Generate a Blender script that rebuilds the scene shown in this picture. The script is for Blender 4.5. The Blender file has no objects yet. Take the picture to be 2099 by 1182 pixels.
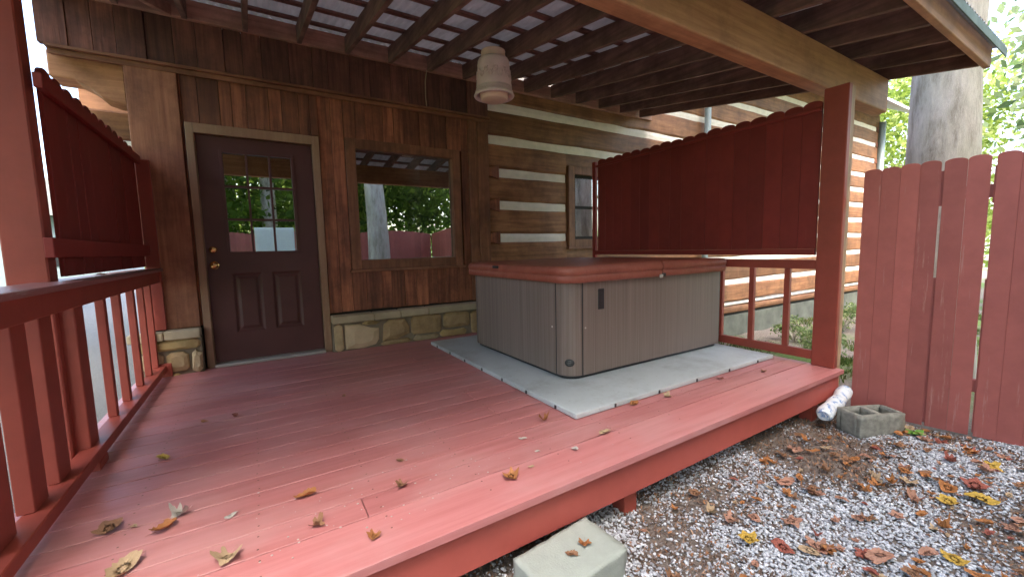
import bpy, bmesh, math, random
import numpy as np
from mathutils import Vector, Matrix
from math import sin, cos, pi, radians, sqrt
random.seed(7); rng = np.random.default_rng(7)
S = bpy.context.scene; COL = S.collection

# ------------------------------------------------------------------ camera
YAW, PITCH, ROLL, FPX, CH, CD = .5557, -.0987, -.0225, 840.86, 1.0186, 4.574
f = Vector((sin(YAW)*cos(PITCH), cos(YAW)*cos(PITCH), sin(PITCH)))
r = Vector((cos(YAW), -sin(YAW), 0)); u = r.cross(f)
r2 = r*cos(ROLL)+u*sin(ROLL); u2 = -r*sin(ROLL)+u*cos(ROLL)
cam = bpy.data.cameras.new('camera'); co = bpy.data.objects.new('camera', cam); COL.objects.link(co)
cam.sensor_width = 36; cam.lens = 36*FPX/2099; cam.clip_start = .02; cam.clip_end = 600
co.matrix_world = Matrix(((r2.x, u2.x, -f.x, 0), (r2.y, u2.y, -f.y, -CD), (r2.z, u2.z, -f.z, CH), (0, 0, 0, 1)))
S.camera = co
# ------------------------------------------------------------------ light
W = bpy.data.worlds.new("World"); S.world = W; W.use_nodes = True
nt = W.node_tree; bg = nt.nodes['Background']; sky = nt.nodes.new('ShaderNodeTexSky')
sky.sky_type = 'NISHITA'; sky.sun_disc = False
SUN_EL, SUN_AZ = radians(60), radians(187)          # azimuth clockwise from +y: high light from behind the camera
sky.sun_elevation = SUN_EL; sky.sun_rotation = SUN_AZ; sky.dust_density = 4; sky.air_density = 1.0; sky.ozone_density = 1
nt.links.new(sky.outputs[0], bg.inputs[0]); bg.inputs[1].default_value = .15
sd = bpy.data.lights.new('sun', 'SUN'); sd.energy = .75; sd.angle = radians(35); sd.color = (1, .95, .92)
so = bpy.data.objects.new('sun', sd); COL.objects.link(so)
sv = Vector((sin(SUN_AZ)*cos(SUN_EL), cos(SUN_AZ)*cos(SUN_EL), sin(SUN_EL)))
so.rotation_euler = sv.to_track_quat('Z', 'Y').to_euler(); so.location = sv*30
S.view_settings.view_transform = 'Standard'; S.view_settings.look = 'None'
S.view_settings.exposure = 3.12; S.view_settings.gamma = 1
S.cycles.max_bounces = 10; S.cycles.diffuse_bounces = 5; S.cycles.transparent_max_bounces = 12

# ------------------------------------------------------------------ materials
def newmat(name):
    m = bpy.data.materials.new(name); m.use_nodes = True
    return m, m.node_tree, m.node_tree.nodes['Principled BSDF']
def nd(t, ty, **k):
    n = t.nodes.new(ty)
    for a, b in k.items(): setattr(n, a, b)
    return n
def ramp(t, stops):
    n = t.nodes.new('ShaderNodeValToRGB'); e = n.color_ramp.elements
    while len(e) > 1: e.remove(e[0])
    e[0].position = stops[0][0]; e[0].color = (*stops[0][1], 1)
    for p, c in stops[1:]:
        x = e.new(p); x.color = (*c, 1)
    return n
def coords(t, scale, rand=True):
    tc = nd(t, 'ShaderNodeTexCoord'); mp = nd(t, 'ShaderNodeMapping'); mp.inputs['Scale'].default_value = scale
    t.links.new(tc.outputs['Object'], mp.inputs['Vector'])
    if rand:
        g = nd(t, 'ShaderNodeNewGeometry'); ml = nd(t, 'ShaderNodeMath', operation='MULTIPLY'); ml.inputs[1].default_value = 37
        t.links.new(g.outputs['Random Per Island'], ml.inputs[0]); ad = nd(t, 'ShaderNodeVectorMath', operation='ADD')
        t.links.new(mp.outputs[0], ad.inputs[0]); t.links.new(ml.outputs[0], ad.inputs[1])
        return ad.outputs[0], g
    return mp.outputs[0], None
def mix(t, fac, a, b, mode='MIX'):
    n = nd(t, 'ShaderNodeMix', data_type='RGBA', blend_type=mode)
    if hasattr(fac, 'links'): t.links.new(fac, n.inputs[0])
    else: n.inputs[0].default_value = fac
    for i, v in ((6, a), (7, b)):
        if hasattr(v, 'links'): t.links.new(v, n.inputs[i])
        else: n.inputs[i].default_value = (*v, 1)
    return n.outputs[2]
def bump(t, p, h, s, d=.01):
    b = nd(t, 'ShaderNodeBump'); b.inputs['Strength'].default_value = s; b.inputs['Distance'].default_value = d
    t.links.new(h, b.inputs['Height']); t.links.new(b.outputs[0], p.inputs['Normal'])
def noise(t, vec, scale, detail=4, rough=.6):
    n = nd(t, 'ShaderNodeTexNoise'); n.inputs['Scale'].default_value = scale; n.inputs['Detail'].default_value = detail; n.inputs['Roughness'].default_value = rough
    if vec is not None: t.links.new(vec, n.inputs['Vector'])
    return n.outputs['Fac']
AX = {'x': (1.6, 28, 28), 'y': (28, 1.6, 28), 'z': (28, 28, 1.6)}
def wood(name, dark, light, axis='z', rough=.65, var=.35, bumps=.35, stain=None, gloss=None):
    m, t, p = newmat(name)
    v, g = coords(t, AX[axis]); n = noise(t, v, 1, 5, .65)
    rp = ramp(t, [(.3, dark), (.72, light)]); t.links.new(n, rp.inputs[0])
    vr = ramp(t, [(0, (1-var,)*3), (1, (1+var*.6,)*3)]); t.links.new(g.outputs['Random Per Island'], vr.inputs[0])
    c = mix(t, 1, rp.outputs[0], vr.outputs[0], 'MULTIPLY')
    # knots and weathered patches
    v2, _ = coords(t, (2.2, 2.2, 2.2)); n2 = noise(t, v2, 1.3, 6, .7)
    r3 = ramp(t, [(.42, (1, 1, 1)), (.62, (0, 0, 0))]); t.links.new(n2, r3.inputs[0])
    st = stain or tuple(x*.45 for x in dark)
    sub = nd(t, 'ShaderNodeMath', operation='MULTIPLY_ADD'); sub.inputs[1].default_value = -.55; sub.inputs[2].default_value = .55
    t.links.new(r3.outputs[0], sub.inputs[0]); c = mix(t, sub.outputs[0], c, st)
    t.links.new(c, p.inputs['Base Color']); p.inputs['Roughness'].default_value = rough
    if gloss: p.inputs['Specular IOR Level'].default_value = gloss
    bump(t, p, n, bumps, .006)
    return m
def paint(name, col, rough=.5, worn=None, wear=.62, var=.12, spec=.5, scale=(6, 6, 6), grain='z', bumps=.15):
    m, t, p = newmat(name)
    v, g = coords(t, scale); n = noise(t, v, 1, 8, .68)
    rp = ramp(t, [(0, tuple(x*(1-var*2) for x in col)), (1, tuple(x*(1+var*2) for x in col))]); t.links.new(n, rp.inputs[0])
    vr = ramp(t, [(0, (1-var,)*3), (1, (1+var,)*3)]); t.links.new(g.outputs['Random Per Island'], vr.inputs[0])
    c = mix(t, 1, rp.outputs[0], vr.outputs[0], 'MULTIPLY')
    if worn:
        v3, _ = coords(t, tuple(x*.8 for x in AX[grain])); n3 = noise(t, v3, 1.1, 8, .75)
        r3 = ramp(t, [(wear, (0, 0, 0)), (wear+.06, (1, 1, 1))]); t.links.new(n3, r3.inputs[0]); c = mix(t, r3.outputs[0], c, worn)
    t.links.new(c, p.inputs['Base Color'])
    p.inputs['Roughness'].default_value = rough; p.inputs['Specular IOR Level'].default_value = spec
    v4, _ = coords(t, AX[grain]); bump(t, p, noise(t, v4, 1.5, 4), bumps, .004)
    return m
def plain(name, col, rough=.5, metal=0, spec=.5, bmp=0, bs=60, var=.1, vs=8):
    m, t, p = newmat(name)
    v, _ = coords(t, (1, 1, 1), False); n = noise(t, v, vs, 5)
    rp = ramp(t, [(.25, tuple(x*(1-var) for x in col)), (.75, tuple(min(1, x*(1+var)) for x in col))]); t.links.new(n, rp.inputs[0])
    t.links.new(rp.outputs[0], p.inputs['Base Color'])
    p.inputs['Roughness'].default_value = rough; p.inputs['Metallic'].default_value = metal; p.inputs['Specular IOR Level'].default_value = spec
    if bmp: bump(t, p, noise(t, v, bs, 4), bmp, .004)
    return m
M = {}
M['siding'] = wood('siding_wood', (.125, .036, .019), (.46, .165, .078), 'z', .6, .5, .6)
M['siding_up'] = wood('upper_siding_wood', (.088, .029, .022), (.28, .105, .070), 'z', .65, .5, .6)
M['corner'] = wood('corner_wood', (.22, .075, .038), (.44, .185, .095), 'z', .6, .2, .5)
M['trimx'] = wood('trim_wood_h', (.18, .065, .032), (.34, .15, .075), 'x', .6, .2, .3)
M['trimz'] = wood('trim_wood_v', (.15, .055, .026), (.30, .125, .058), 'z', .6, .2, .3)
M['doortrim'] = wood('door_trim_wood', (.26, .15, .085), (.38, .235, .14), 'z', .5, .1, .15, stain=(.24, .12, .07))
M['log'] = wood('log_wood', (.20, .075, .030), (.46, .21, .09), 'x', .6, .25, .5)
M['ledger'] = wood('ledger_wood', (.32, .15, .10), (.55, .30, .22), 'x', .7, .2, .3, stain=(.16, .09, .06))
M['rafter'] = wood('rafter_wood', (.12, .066, .050), (.28, .155, .115), 'y', .8, .3, .3)
M['lath'] = wood('lath_wood', (.15, .065, .05), (.27, .14, .11), 'x', .8, .3, .3)
M['beam'] = wood('beam_wood', (.38, .155, .07), (.62, .31, .15), 'x', .6, .1, .25, stain=(.22, .09, .04))
M['rawpost'] = wood('raw_post_wood', (.30, .16, .08), (.48, .28, .15), 'z', .6, .1, .25)
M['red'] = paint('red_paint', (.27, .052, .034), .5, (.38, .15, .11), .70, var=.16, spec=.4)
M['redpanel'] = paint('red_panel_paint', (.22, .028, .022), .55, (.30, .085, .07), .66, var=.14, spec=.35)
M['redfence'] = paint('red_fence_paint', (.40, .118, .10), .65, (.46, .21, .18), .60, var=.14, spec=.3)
M['cap'] = paint('rail_cap_paint', (.30, .12, .11), .42, (.36, .28, .25), .6, var=.1, grain='y')
M['fascia'] = paint('red_fascia_paint', (.37, .082, .064), .5, (.40, .20, .17), .74, var=.08, spec=.3, grain='x')
M['chink'] = plain('chinking_mortar', (.88, .79, .70), .9, bmp=.4, bs=40, var=.12)
M['foundation'] = plain('foundation_concrete', (.12, .125, .10), .95, bmp=.4, bs=20, var=.4, vs=3)
M['mortar'] = plain('stone_mortar', (.20, .16, .11), .95, bmp=.5, bs=50, var=.25)
M['metal_roof'] = plain('galvanised_metal', (.70, .67, .78), .5, .0, .5, var=.18, vs=5)
def sheet_mat():
    m, t, p = newmat('pale_roof_sheet'); v, _ = coords(t, (1, .3, 1), False); n = noise(t, v, 6, 6, .7)
    rp = ramp(t, [(.3, (.38, .38, .42)), (.7, (.62, .62, .68))]); t.links.new(n, rp.inputs[0]); t.links.new(rp.outputs[0], p.inputs['Base Color']); p.inputs['Roughness'].default_value = .5
    tr = nd(t, 'ShaderNodeBsdfTranslucent'); t.links.new(rp.outputs[0], tr.inputs[0]); mx = nd(t, 'ShaderNodeMixShader'); mx.inputs[0].default_value = .022
    t.links.new(p.outputs[0], mx.inputs[1]); t.links.new(tr.outputs[0], mx.inputs[2]); t.links.new(mx.outputs[0], t.nodes['Material Output'].inputs[0]); return m
M['sheet'] = sheet_mat()
M['gutter'] = plain('weathered_drip_edge', (.13, .18, .17), .6, var=.3)
M['black'] = plain('black_plastic', (.02, .02, .022), .4)
M['logo'] = plain('grey_emblem', (.12, .12, .12), .3)
M['strap'] = plain('pale_strap', (.5, .45, .4), .7)
def pad_mat():
    m, t, p = newmat('grey_mat_plastic'); v, _ = coords(t, (1, 1, 1), False); n = noise(t, v, 3, 8, .72)
    rp = ramp(t, [(.3, (.34, .36, .36)), (.5, (.46, .50, .51)), (.75, (.52, .56, .575))]); t.links.new(n, rp.inputs[0])
    n2 = noise(t, v, 26, 6, .8); r2_ = ramp(t, [(.60, (1, 1, 1)), (.68, (.74, .70, .66))]); t.links.new(n2, r2_.inputs[0])
    t.links.new(mix(t, 1, rp.outputs[0], r2_.outputs[0], 'MULTIPLY'), p.inputs['Base Color']); p.inputs['Roughness'].default_value = .5; bump(t, p, n2, .15, .003); return m
M['mat'] = pad_mat()
M['brass'] = plain('brass', (.85, .50, .20), .22, 1)
M['sill'] = plain('aluminium_threshold', (.42, .40, .36), .45, .3)
M['pot'] = plain('terracotta_shade', (.85, .66, .62), .85, bmp=.6, bs=45, var=.08)
M['drum'] = plain('cream_inner_shade', (.85, .62, .48), .8, var=.05)
M['wire'] = plain('cream_wire', (.42, .33, .22), .6)
M['whiteblock'] = plain('pale_concrete', (.33, .355, .31), .95, bmp=.6, bs=120, var=.08, vs=14)
M['cinder'] = plain('cinder_concrete', (.24, .235, .20), 1, bmp=1, bs=150, var=.35, vs=30)
M['cabinet'] = plain('white_enamel', (.75, .82, .78), .4, var=.03)
M['mulchbits'] = None
M['pipe'] = plain('grey_downspout', (.25, .30, .30), .4)
M['pipe_white'] = plain('white_pipe', (.8, .8, .78), .4)
M['curtain'] = plain('pale_curtain', (.42, .50, .46), .8)

def tub_mat():
    m, t, p = newmat('tub_cabinet_panel')
    v, g = coords(t, (90, 90, .8)); n = noise(t, v, .8, 3)
    v2, _ = coords(t, (7, 7, .25)); n2 = noise(t, v2, 1, 2)
    rp = ramp(t, [(.32, (.155, .116, .096)), (.68, (.225, .172, .146))]); t.links.new(n, rp.inputs[0])
    r2_ = ramp(t, [(.3, (.94, .94, .94)), (.7, (1.05, 1.05, 1.04))]); t.links.new(n2, r2_.inputs[0])
    t.links.new(mix(t, 1, rp.outputs[0], r2_.outputs[0], 'MULTIPLY'), p.inputs['Base Color'])
    p.inputs['Roughness'].default_value = .5; p.inputs['Specular IOR Level'].default_value = .4; bump(t, p, n, .3, .003)
    return m
M['tub'] = tub_mat()
def vinyl():
    m, t, p = newmat('brown_vinyl')
    v, g = coords(t, (1, 1, 1), False); n = noise(t, v, 7, 6, .7); n2 = noise(t, v, 350, 2)
    rp = ramp(t, [(.3, (.24, .060, .038)), (.7, (.34, .098, .062))]); t.links.new(n, rp.inputs[0])
    t.links.new(rp.outputs[0], p.inputs['Base Color']); p.inputs['Roughness'].default_value = .42
    ad = nd(t, 'ShaderNodeMath', operation='MULTIPLY_ADD'); ad.inputs[1].default_value = .1; t.links.new(n2, ad.inputs[0]); t.links.new(n, ad.inputs[2])
    bump(t, p, ad.outputs[0], .5, .02)
    return m
M['vinyl'] = vinyl()
def deck_mat():
    m, t, p = newmat('deck_red_paint')
    v, g = coords(t, AX['x']); n = noise(t, v, 1, 6, .6)
    rp = ramp(t, [(.25, (.385, .122, .118)), (.75, (.50, .195, .19))]); t.links.new(n, rp.inputs[0])
    vr = ramp(t, [(0, (.88, .88, .88)), (1, (1.1, 1.12, 1.12))]); t.links.new(g.outputs['Random Per Island'], vr.inputs[0])
    c = mix(t, 1, rp.outputs[0], vr.outputs[0], 'MULTIPLY')
    vb, _ = coords(t, (.9, 1.6, 1), False); nb = noise(t, vb, 1.6, 7, .62)
    rb = ramp(t, [(.45, (0, 0, 0)), (.62, (.35, .35, .35))]); t.links.new(nb, rb.inputs[0]); c = mix(t, rb.outputs[0], c, (.52, .30, .29))
    v3, _ = coords(t, (6, 14, 6), False); n3 = noise(t, v3, 3, 10, .8)
    r3 = ramp(t, [(.62, (0, 0, 0)), (.68, (.7, .7, .7))]); t.links.new(n3, r3.inputs[0]); c = mix(t, r3.outputs[0], c, (.45, .30, .24))
    t.links.new(c, p.inputs['Base Color'])
    rr = ramp(t, [(.3, (.36, .36, .36)), (.7, (.52, .52, .52))]); t.links.new(nb, rr.inputs[0]); t.links.new(rr.outputs[0], p.inputs['Roughness'])
    p.inputs['Specular IOR Level'].default_value = .6
    bump(t, p, n, .35, .003)
    return m
M['deck'] = deck_mat()
def stone_mat():
    m, t, p = newmat('sandstone')
    v, g = coords(t, (1, 1, 1)); n = noise(t, v, 9, 7, .7)
    isl = ramp(t, [(0, (.36, .25, .13)), (.25, (.40, .29, .13)), (.5, (.50, .38, .22)), (.75, (.34, .27, .16)), (1, (.47, .33, .18))]); isl.color_ramp.interpolation = 'CONSTANT'
    t.links.new(g.outputs['Random Per Island'], isl.inputs[0])
    rr = ramp(t, [(.3, (.72, .70, .66)), (.7, (1.15, 1.13, 1.1))]); t.links.new(n, rr.inputs[0])
    t.links.new(mix(t, 1, isl.outputs[0], rr.outputs[0], 'MULTIPLY'), p.inputs['Base Color']); p.inputs['Roughness'].default_value = .9
    bump(t, p, n, .8, .02)
    return m
M['stone'] = stone_mat()
M['stonepale'] = plain('pale_sandstone', (.52, .39, .24), .9, bmp=.7, bs=12, var=.22, vs=6)
M['capstone'] = plain('cap_sandstone', (.42, .34, .22), .9, bmp=.8, bs=14, var=.25, vs=4)
M['door'] = plain('dark_maroon_enamel', (.092, .034, .030), .42, spec=.4, var=.15, vs=3)
def glass(name, base, fac):
    m = bpy.data.materials.new(name); m.use_nodes = True; t = m.node_tree
    for n in list(t.nodes): t.nodes.remove(n)
    o = nd(t, 'ShaderNodeOutputMaterial'); mx = nd(t, 'ShaderNodeMixShader'); d = nd(t, 'ShaderNodeBsdfTransparent'); g = nd(t, 'ShaderNodeBsdfGlossy')
    d.inputs[0].default_value = (*base, 1); g.inputs['Roughness'].default_value = .004; g.inputs['Color'].default_value = (.95, .98, .95, 1)
    lw = nd(t, 'ShaderNodeFresnel'); lw.inputs[0].default_value = 1.5
    ad = nd(t, 'ShaderNodeMath', operation='ADD'); ad.inputs[1].default_value = fac; t.links.new(lw.outputs[0], ad.inputs[0])
    t.links.new(ad.outputs[0], mx.inputs[0]); t.links.new(d.outputs[0], mx.inputs[1]); t.links.new(g.outputs[0], mx.inputs[2]); t.links.new(mx.outputs[0], o.inputs[0])
    return m
M['glass'] = glass('window_glass', (.75, .8, .78), .33)
M['room'] = plain('dark_room', (.03, .025, .02), .9)
def island_mat(name, stops, rough=.8, interp='LINEAR', transl=0, bs=0, spec=.3):
    m, t, p = newmat(name)
    g = nd(t, 'ShaderNodeNewGeometry'); rp = ramp(t, stops); rp.color_ramp.interpolation = interp
    t.links.new(g.outputs['Random Per Island'], rp.inputs[0])
    v, _ = coords(t, (1, 1, 1), False); n = noise(t, v, 40, 3); vr = ramp(t, [(.3, (.75,)*3), (.7, (1.15,)*3)]); t.links.new(n, vr.inputs[0])
    c = mix(t, 1, rp.outputs[0], vr.outputs[0], 'MULTIPLY'); t.links.new(c, p.inputs['Base Color']); p.inputs['Roughness'].default_value = rough
    p.inputs['Specular IOR Level'].default_value = spec
    if transl:
        tr = nd(t, 'ShaderNodeBsdfTranslucent'); t.links.new(c, tr.inputs[0]); mx = nd(t, 'ShaderNodeMixShader'); mx.inputs[0].default_value = transl
        o = t.nodes['Material Output']; t.links.new(p.outputs[0], mx.inputs[1]); t.links.new(tr.outputs[0], mx.inputs[2]); t.links.new(mx.outputs[0], o.inputs[0])
    return m
M['gravel'] = island_mat('gravel_stone', [(0, (.32, .32, .335)), (.25, (.46, .465, .485)), (.7, (.57, .585, .62)), (1, (.74, .75, .78))], .9)
M['mulch'] = island_mat('mulch_bits', [(0, (.10, .065, .05)), (.5, (.20, .135, .10)), (.8, (.30, .19, .13)), (.93, (.40, .17, .07)), (1, (.46, .30, .20))], .95)
M['leafgreen'] = island_mat('tree_leaves', [(0, (.05, .10, .015)), (.5, (.11, .20, .025)), (1, (.22, .33, .04))], .6, transl=.5)
M['leafbright'] = island_mat('bright_leaves', [(0, (.16, .24, .05)), (.5, (.36, .46, .08)), (1, (.62, .66, .24))], .6, transl=.55)
M['leafpale'] = island_mat('pale_leaves', [(0, (.10, .16, .07)), (.5, (.24, .33, .12)), (1, (.48, .54, .28))], .6, transl=.5)
M['grass'] = island_mat('grass_blades', [(0, (.05, .09, .02)), (.6, (.11, .17, .035)), (1, (.26, .24, .10))], .8, transl=.3)
def bark():
    m, t, p = newmat('grey_bark')
    v, g = coords(t, (9, 9, 2.2), False); n = noise(t, v, 1, 8, .75); v2, _ = coords(t, (1.2, 1.2, .8), False); n2 = noise(t, v2, 1.5, 4)
    rp = ramp(t, [(.32, (.30, .26, .23)), (.5, (.54, .50, .465)), (.68, (.70, .66, .62))]); t.links.new(n, rp.inputs[0])
    r2_ = ramp(t, [(.35, (.8, .8, .72)), (.65, (1.1, 1.06, 1.05))]); t.links.new(n2, r2_.inputs[0])
    t.links.new(mix(t, 1, rp.outputs[0], r2_.outputs[0], 'MULTIPLY'), p.inputs['Base Color']); p.inputs['Roughness'].default_value = .95; bump(t, p, n, .7, .03)
    return m
M['bark'] = bark()
def ground_mat():
    m, t, p = newmat('yard_ground')
    v, _ = coords(t, (1, 1, 1), False)
    n1 = noise(t, v, 42, 8, .75); n2 = noise(t, v, .55, 5, .6); n3 = noise(t, v, 160, 3, .6)
    mul = ramp(t, [(.3, (.11, .085, .068)), (.55, (.24, .195, .165)), (.75, (.36, .32, .29))]); t.links.new(n1, mul.inputs[0])
    grv = ramp(t, [(.3, (.06, .055, .05)), (.5, (.14, .14, .14)), (.7, (.30, .30, .29))]); t.links.new(n3, grv.inputs[0])
    grs = ramp(t, [(.3, (.05, .08, .02)), (.6, (.13, .20, .04)), (.8, (.25, .26, .10))]); t.links.new(n1, grs.inputs[0])
    sx = nd(t, 'ShaderNodeSeparateXYZ'); t.links.new(v, sx.inputs[0])
    def sm(sock, a, b):
        k = nd(t, 'ShaderNodeMapRange', interpolation_type='SMOOTHSTEP'); t.links.new(sock, k.inputs[0]); k.inputs[1].default_value = a; k.inputs[2].default_value = b
        return k.outputs[0]
    def mth(op, a, b):
        k = nd(t, 'ShaderNodeMath', operation=op)
        for i, q in enumerate((a, b)):
            if hasattr(q, 'links'): t.links.new(q, k.inputs[i])
            else: k.inputs[i].default_value = q
        return k.outputs[0]
    left = sm(sx.outputs[0], -.8, -1.2)                       # gravel drive on the left of the porch
    xw = mth('ADD', sx.outputs[0], mth('MULTIPLY', n2, 5))
    grassL = sm(xw, -4.0, -4.8); grassR = sm(xw, 6.3, 7.2)
    yard = sm(sx.outputs[1], -11, -13)
    c = mix(t, left, mul.outputs[0], grv.outputs[0])
    c = mix(t, grassL, c, grs.outputs[0]); 
    grR = mix(t, sm(n2, .42, .56), grs.outputs[0], mul.outputs[0]); c = mix(t, grassR, c, grR)
    c = mix(t, yard, c, grs.outputs[0])
    t.links.new(c, p.inputs['Base Color']); p.inputs['Roughness'].default_value = .95; bump(t, p, n1, .8, .03)
    return m
M['ground'] = ground_mat()

# ------------------------------------------------------------------ builders
class MB:
    def __init__(s): s.v = []; s.f = []
    def add(s, vs, fs):
        b = len(s.v); s.v += [tuple(x) for x in vs]; s.f += [tuple(b+i for i in q) for q in fs]; return s
    def box(s, x0, x1, y0, y1, z0, z1):
        return s.add([(x0,y0,z0),(x1,y0,z0),(x1,y1,z0),(x0,y1,z0),(x0,y0,z1),(x1,y0,z1),(x1,y1,z1),(x0,y1,z1)],
                     [(0,3,2,1),(4,5,6,7),(0,1,5,4),(1,2,6,5),(2,3,7,6),(3,0,4,7)])
    def hexa(s, p):   # 8 points, bottom four then top four
        return s.add(p, [(0,3,2,1),(4,5,6,7),(0,1,5,4),(1,2,6,5),(2,3,7,6),(3,0,4,7)])
    def prism(s, poly, d):  # poly 3d points (planar), extruded by vector d
        n = len(poly); a = [Vector(p) for p in poly]; b = [p+Vector(d) for p in a]
        return s.add(a+b, [tuple(range(n))[::-1], tuple(range(n, 2*n))]+[(i, (i+1) % n, n+(i+1) % n, n+i) for i in range(n)])
    def tube(s, pts, rad, n=10, cap=True):
        pts = [Vector(p) for p in pts]; rings = []
        for i, p in enumerate(pts):
            d = (pts[min(i+1, len(pts)-1)]-pts[max(i-1, 0)]).normalized(); a = d.orthogonal().normalized() if i == 0 else (a-d*a.dot(d)).normalized()
            b = d.cross(a); rr = rad[i] if hasattr(rad, '__len__') else rad
            rings.append([p+(a*cos(2*pi*k/n)+b*sin(2*pi*k/n))*rr for k in range(n)])
        vs = [q for R_ in rings for q in R_]; fs = [(i*n+k, i*n+(k+1) % n, (i+1)*n+(k+1) % n, (i+1)*n+k) for i in range(len(pts)-1) for k in range(n)]
        if cap: fs += [tuple(range(n))[::-1], tuple((len(pts)-1)*n+k for k in range(n))]
        return s.add(vs, fs)
    def lathe(s, prof, c, n=40):
        vs = [(c[0]+rr*cos(2*pi*k/n), c[1]+rr*sin(2*pi*k/n), c[2]+z) for rr, z in prof for k in range(n)]
        return s.add(vs, [(i*n+k, i*n+(k+1) % n, (i+1)*n+(k+1) % n, (i+1)*n+k) for i in range(len(prof)-1) for k in range(n)])
    def build(s, name, mat, parent=None, bevel=0, smooth=False, seg=1):
        me = bpy.data.meshes.new(name); 
        off = Vector(parent.matrix_world.translation) if parent else Vector((0, 0, 0))
        if parent: 
            p = parent; off = Vector((0, 0, 0))
            while p: off += p.location; p = p.parent
        me.from_pydata([tuple(Vector(v)-off) for v in s.v], [], s.f); me.materials.append(M[mat]); me.update()
        o = bpy.data.objects.new(name, me); COL.objects.link(o)
        if parent: o.parent = parent
        bm = bmesh.new(); bm.from_mesh(me); bmesh.ops.recalc_face_normals(bm, faces=bm.faces); bm.to_mesh(me); bm.free()
        if smooth:
            for q in me.polygons: q.use_smooth = True
        if bevel:
            b = o.modifiers.new('bevel', 'BEVEL'); b.width = bevel; b.segments = seg; b.limit_method = 'ANGLE'; b.angle_limit = radians(40)
        return o
def tag(o, label=None, cat=None, group=None, kind=None):
    if label: o['label'] = label
    if cat: o['category'] = cat
    if group: o['group'] = group
    if kind: o['kind'] = kind
    return o
def thing(name, label, cat, loc=(0, 0, 0), group=None):
    o = bpy.data.objects.new(name, None); COL.objects.link(o); o.location = loc; o.empty_display_size = .1
    return tag(o, label, cat, group)
def npmesh(name, V, F, mat, parent=None, smooth=False):
    me = bpy.data.meshes.new(name); V = np.asarray(V, np.float32); F = np.asarray(F, np.int32); k = F.shape[1]
    me.vertices.add(len(V)); me.vertices.foreach_set('co', V.ravel()); me.loops.add(F.size); me.loops.foreach_set('vertex_index', F.ravel())
    me.polygons.add(len(F)); me.polygons.foreach_set('loop_start', np.arange(0, F.size, k, dtype=np.int32)); me.polygons.foreach_set('loop_total', np.full(len(F), k, np.int32))
    me.update(calc_edges=True); me.materials.append(M[mat])
    if smooth: me.polygons.foreach_set('use_smooth', np.ones(len(F), bool))
    o = bpy.data.objects.new(name, me); COL.objects.link(o); o.parent = parent
    return o
def copy_tree(o, parent=None):
    c = o.copy(); COL.objects.link(c); c.parent = parent
    for ch in [q for q in list(bpy.data.objects) if q.parent == o]: copy_tree(ch, c)
    return c
def sst(x, a, b):
    t = np.clip((x-a)/(b-a), 0, 1); return t*t*(3-2*t)
def gz(x, y):
    x = np.asarray(x, float); y = np.asarray(y, float)
    z = -.35+0*x-.52*sst(x, 5.2, 8.0)+.012*np.sin(x*3.1+y*2.2)+.01*np.sin(x*7.3-y*5.1)
    z = z+.10*np.clip(-x-7, 0, 60)*(1-sst(x, -70, -60)*0)+.05*np.clip(x-16, 0, 60)+.05*np.clip(-y-14, 0, 60)
    return z

# ------------------------------------------------------------------ ground
gx = np.unique(np.concatenate([np.linspace(-150, -12, 30), np.linspace(-12, 16, 141), np.linspace(16, 160, 30)]))
gy = np.unique(np.concatenate([np.linspace(-150, -12, 30), np.linspace(-12, 8, 101), np.linspace(8, 150, 30)]))
GX, GY = np.meshgrid(gx, gy); V = np.stack([GX.ravel(), GY.ravel(), gz(GX, GY).ravel()], 1)
nx, ny = len(gx), len(gy); ii, jj = np.meshgrid(np.arange(nx-1), np.arange(ny-1)); q = (jj*nx+ii).ravel()
tag(npmesh('ground', V, np.stack([q, q+1, q+nx+1, q+nx], 1), 'ground', smooth=True), kind='structure')

# ------------------------------------------------------------------ log cabin
cabin = thing('log_cabin', 'stained wooden log cabin with pale chinking, board-sided entry and stone base behind the deck', 'cabin', (2, 0, 0))
XE = 15.0
CH_Z = [4.05, 3.63, 3.20, 2.765, 2.365, 1.965, 1.56, 1.15, .70, .25, -.19]
ZT = 4.45
# courses between chinking lines: slightly wavy hewn faces
lg = MB(); edges = [ZT]+CH_Z+[-.42]
WX0, WX1, WZ0, WZ1 = 3.77, 4.87, 1.03, 2.12          # rough opening of the log-wall window
def log_piece(x0, x1, z0, z1, k):
    n = max(2, int((x1-x0)/.35)); pts = []
    rr = random.Random(k*31+int(x0*10))
    for i in range(n+1):
        x = x0+(x1-x0)*i/n; j = rr.uniform(-.006, .006); e = rr.uniform(-.008, .008); e2 = rr.uniform(-.008, .008)
        pts.append([(x, .22, z0), (x, .012, z0+e), (x, -.004+j, z0+.03+e), (x, -.008+j, (z0+z1)/2), (x, -.004+j, z1-.03+e2), (x, .012, z1+e2), (x, .22, z1)])
    m = 7; vs = [p for ring in pts for p in ring]
    fs = [(i*m+a, i*m+a+1, (i+1)*m+a+1, (i+1)*m+a) for i in range(n) for a in range(m-1)]+[tuple(range(m)), tuple(n*m+a for a in range(m))[::-1]]
    lg.add(vs, fs)
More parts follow.
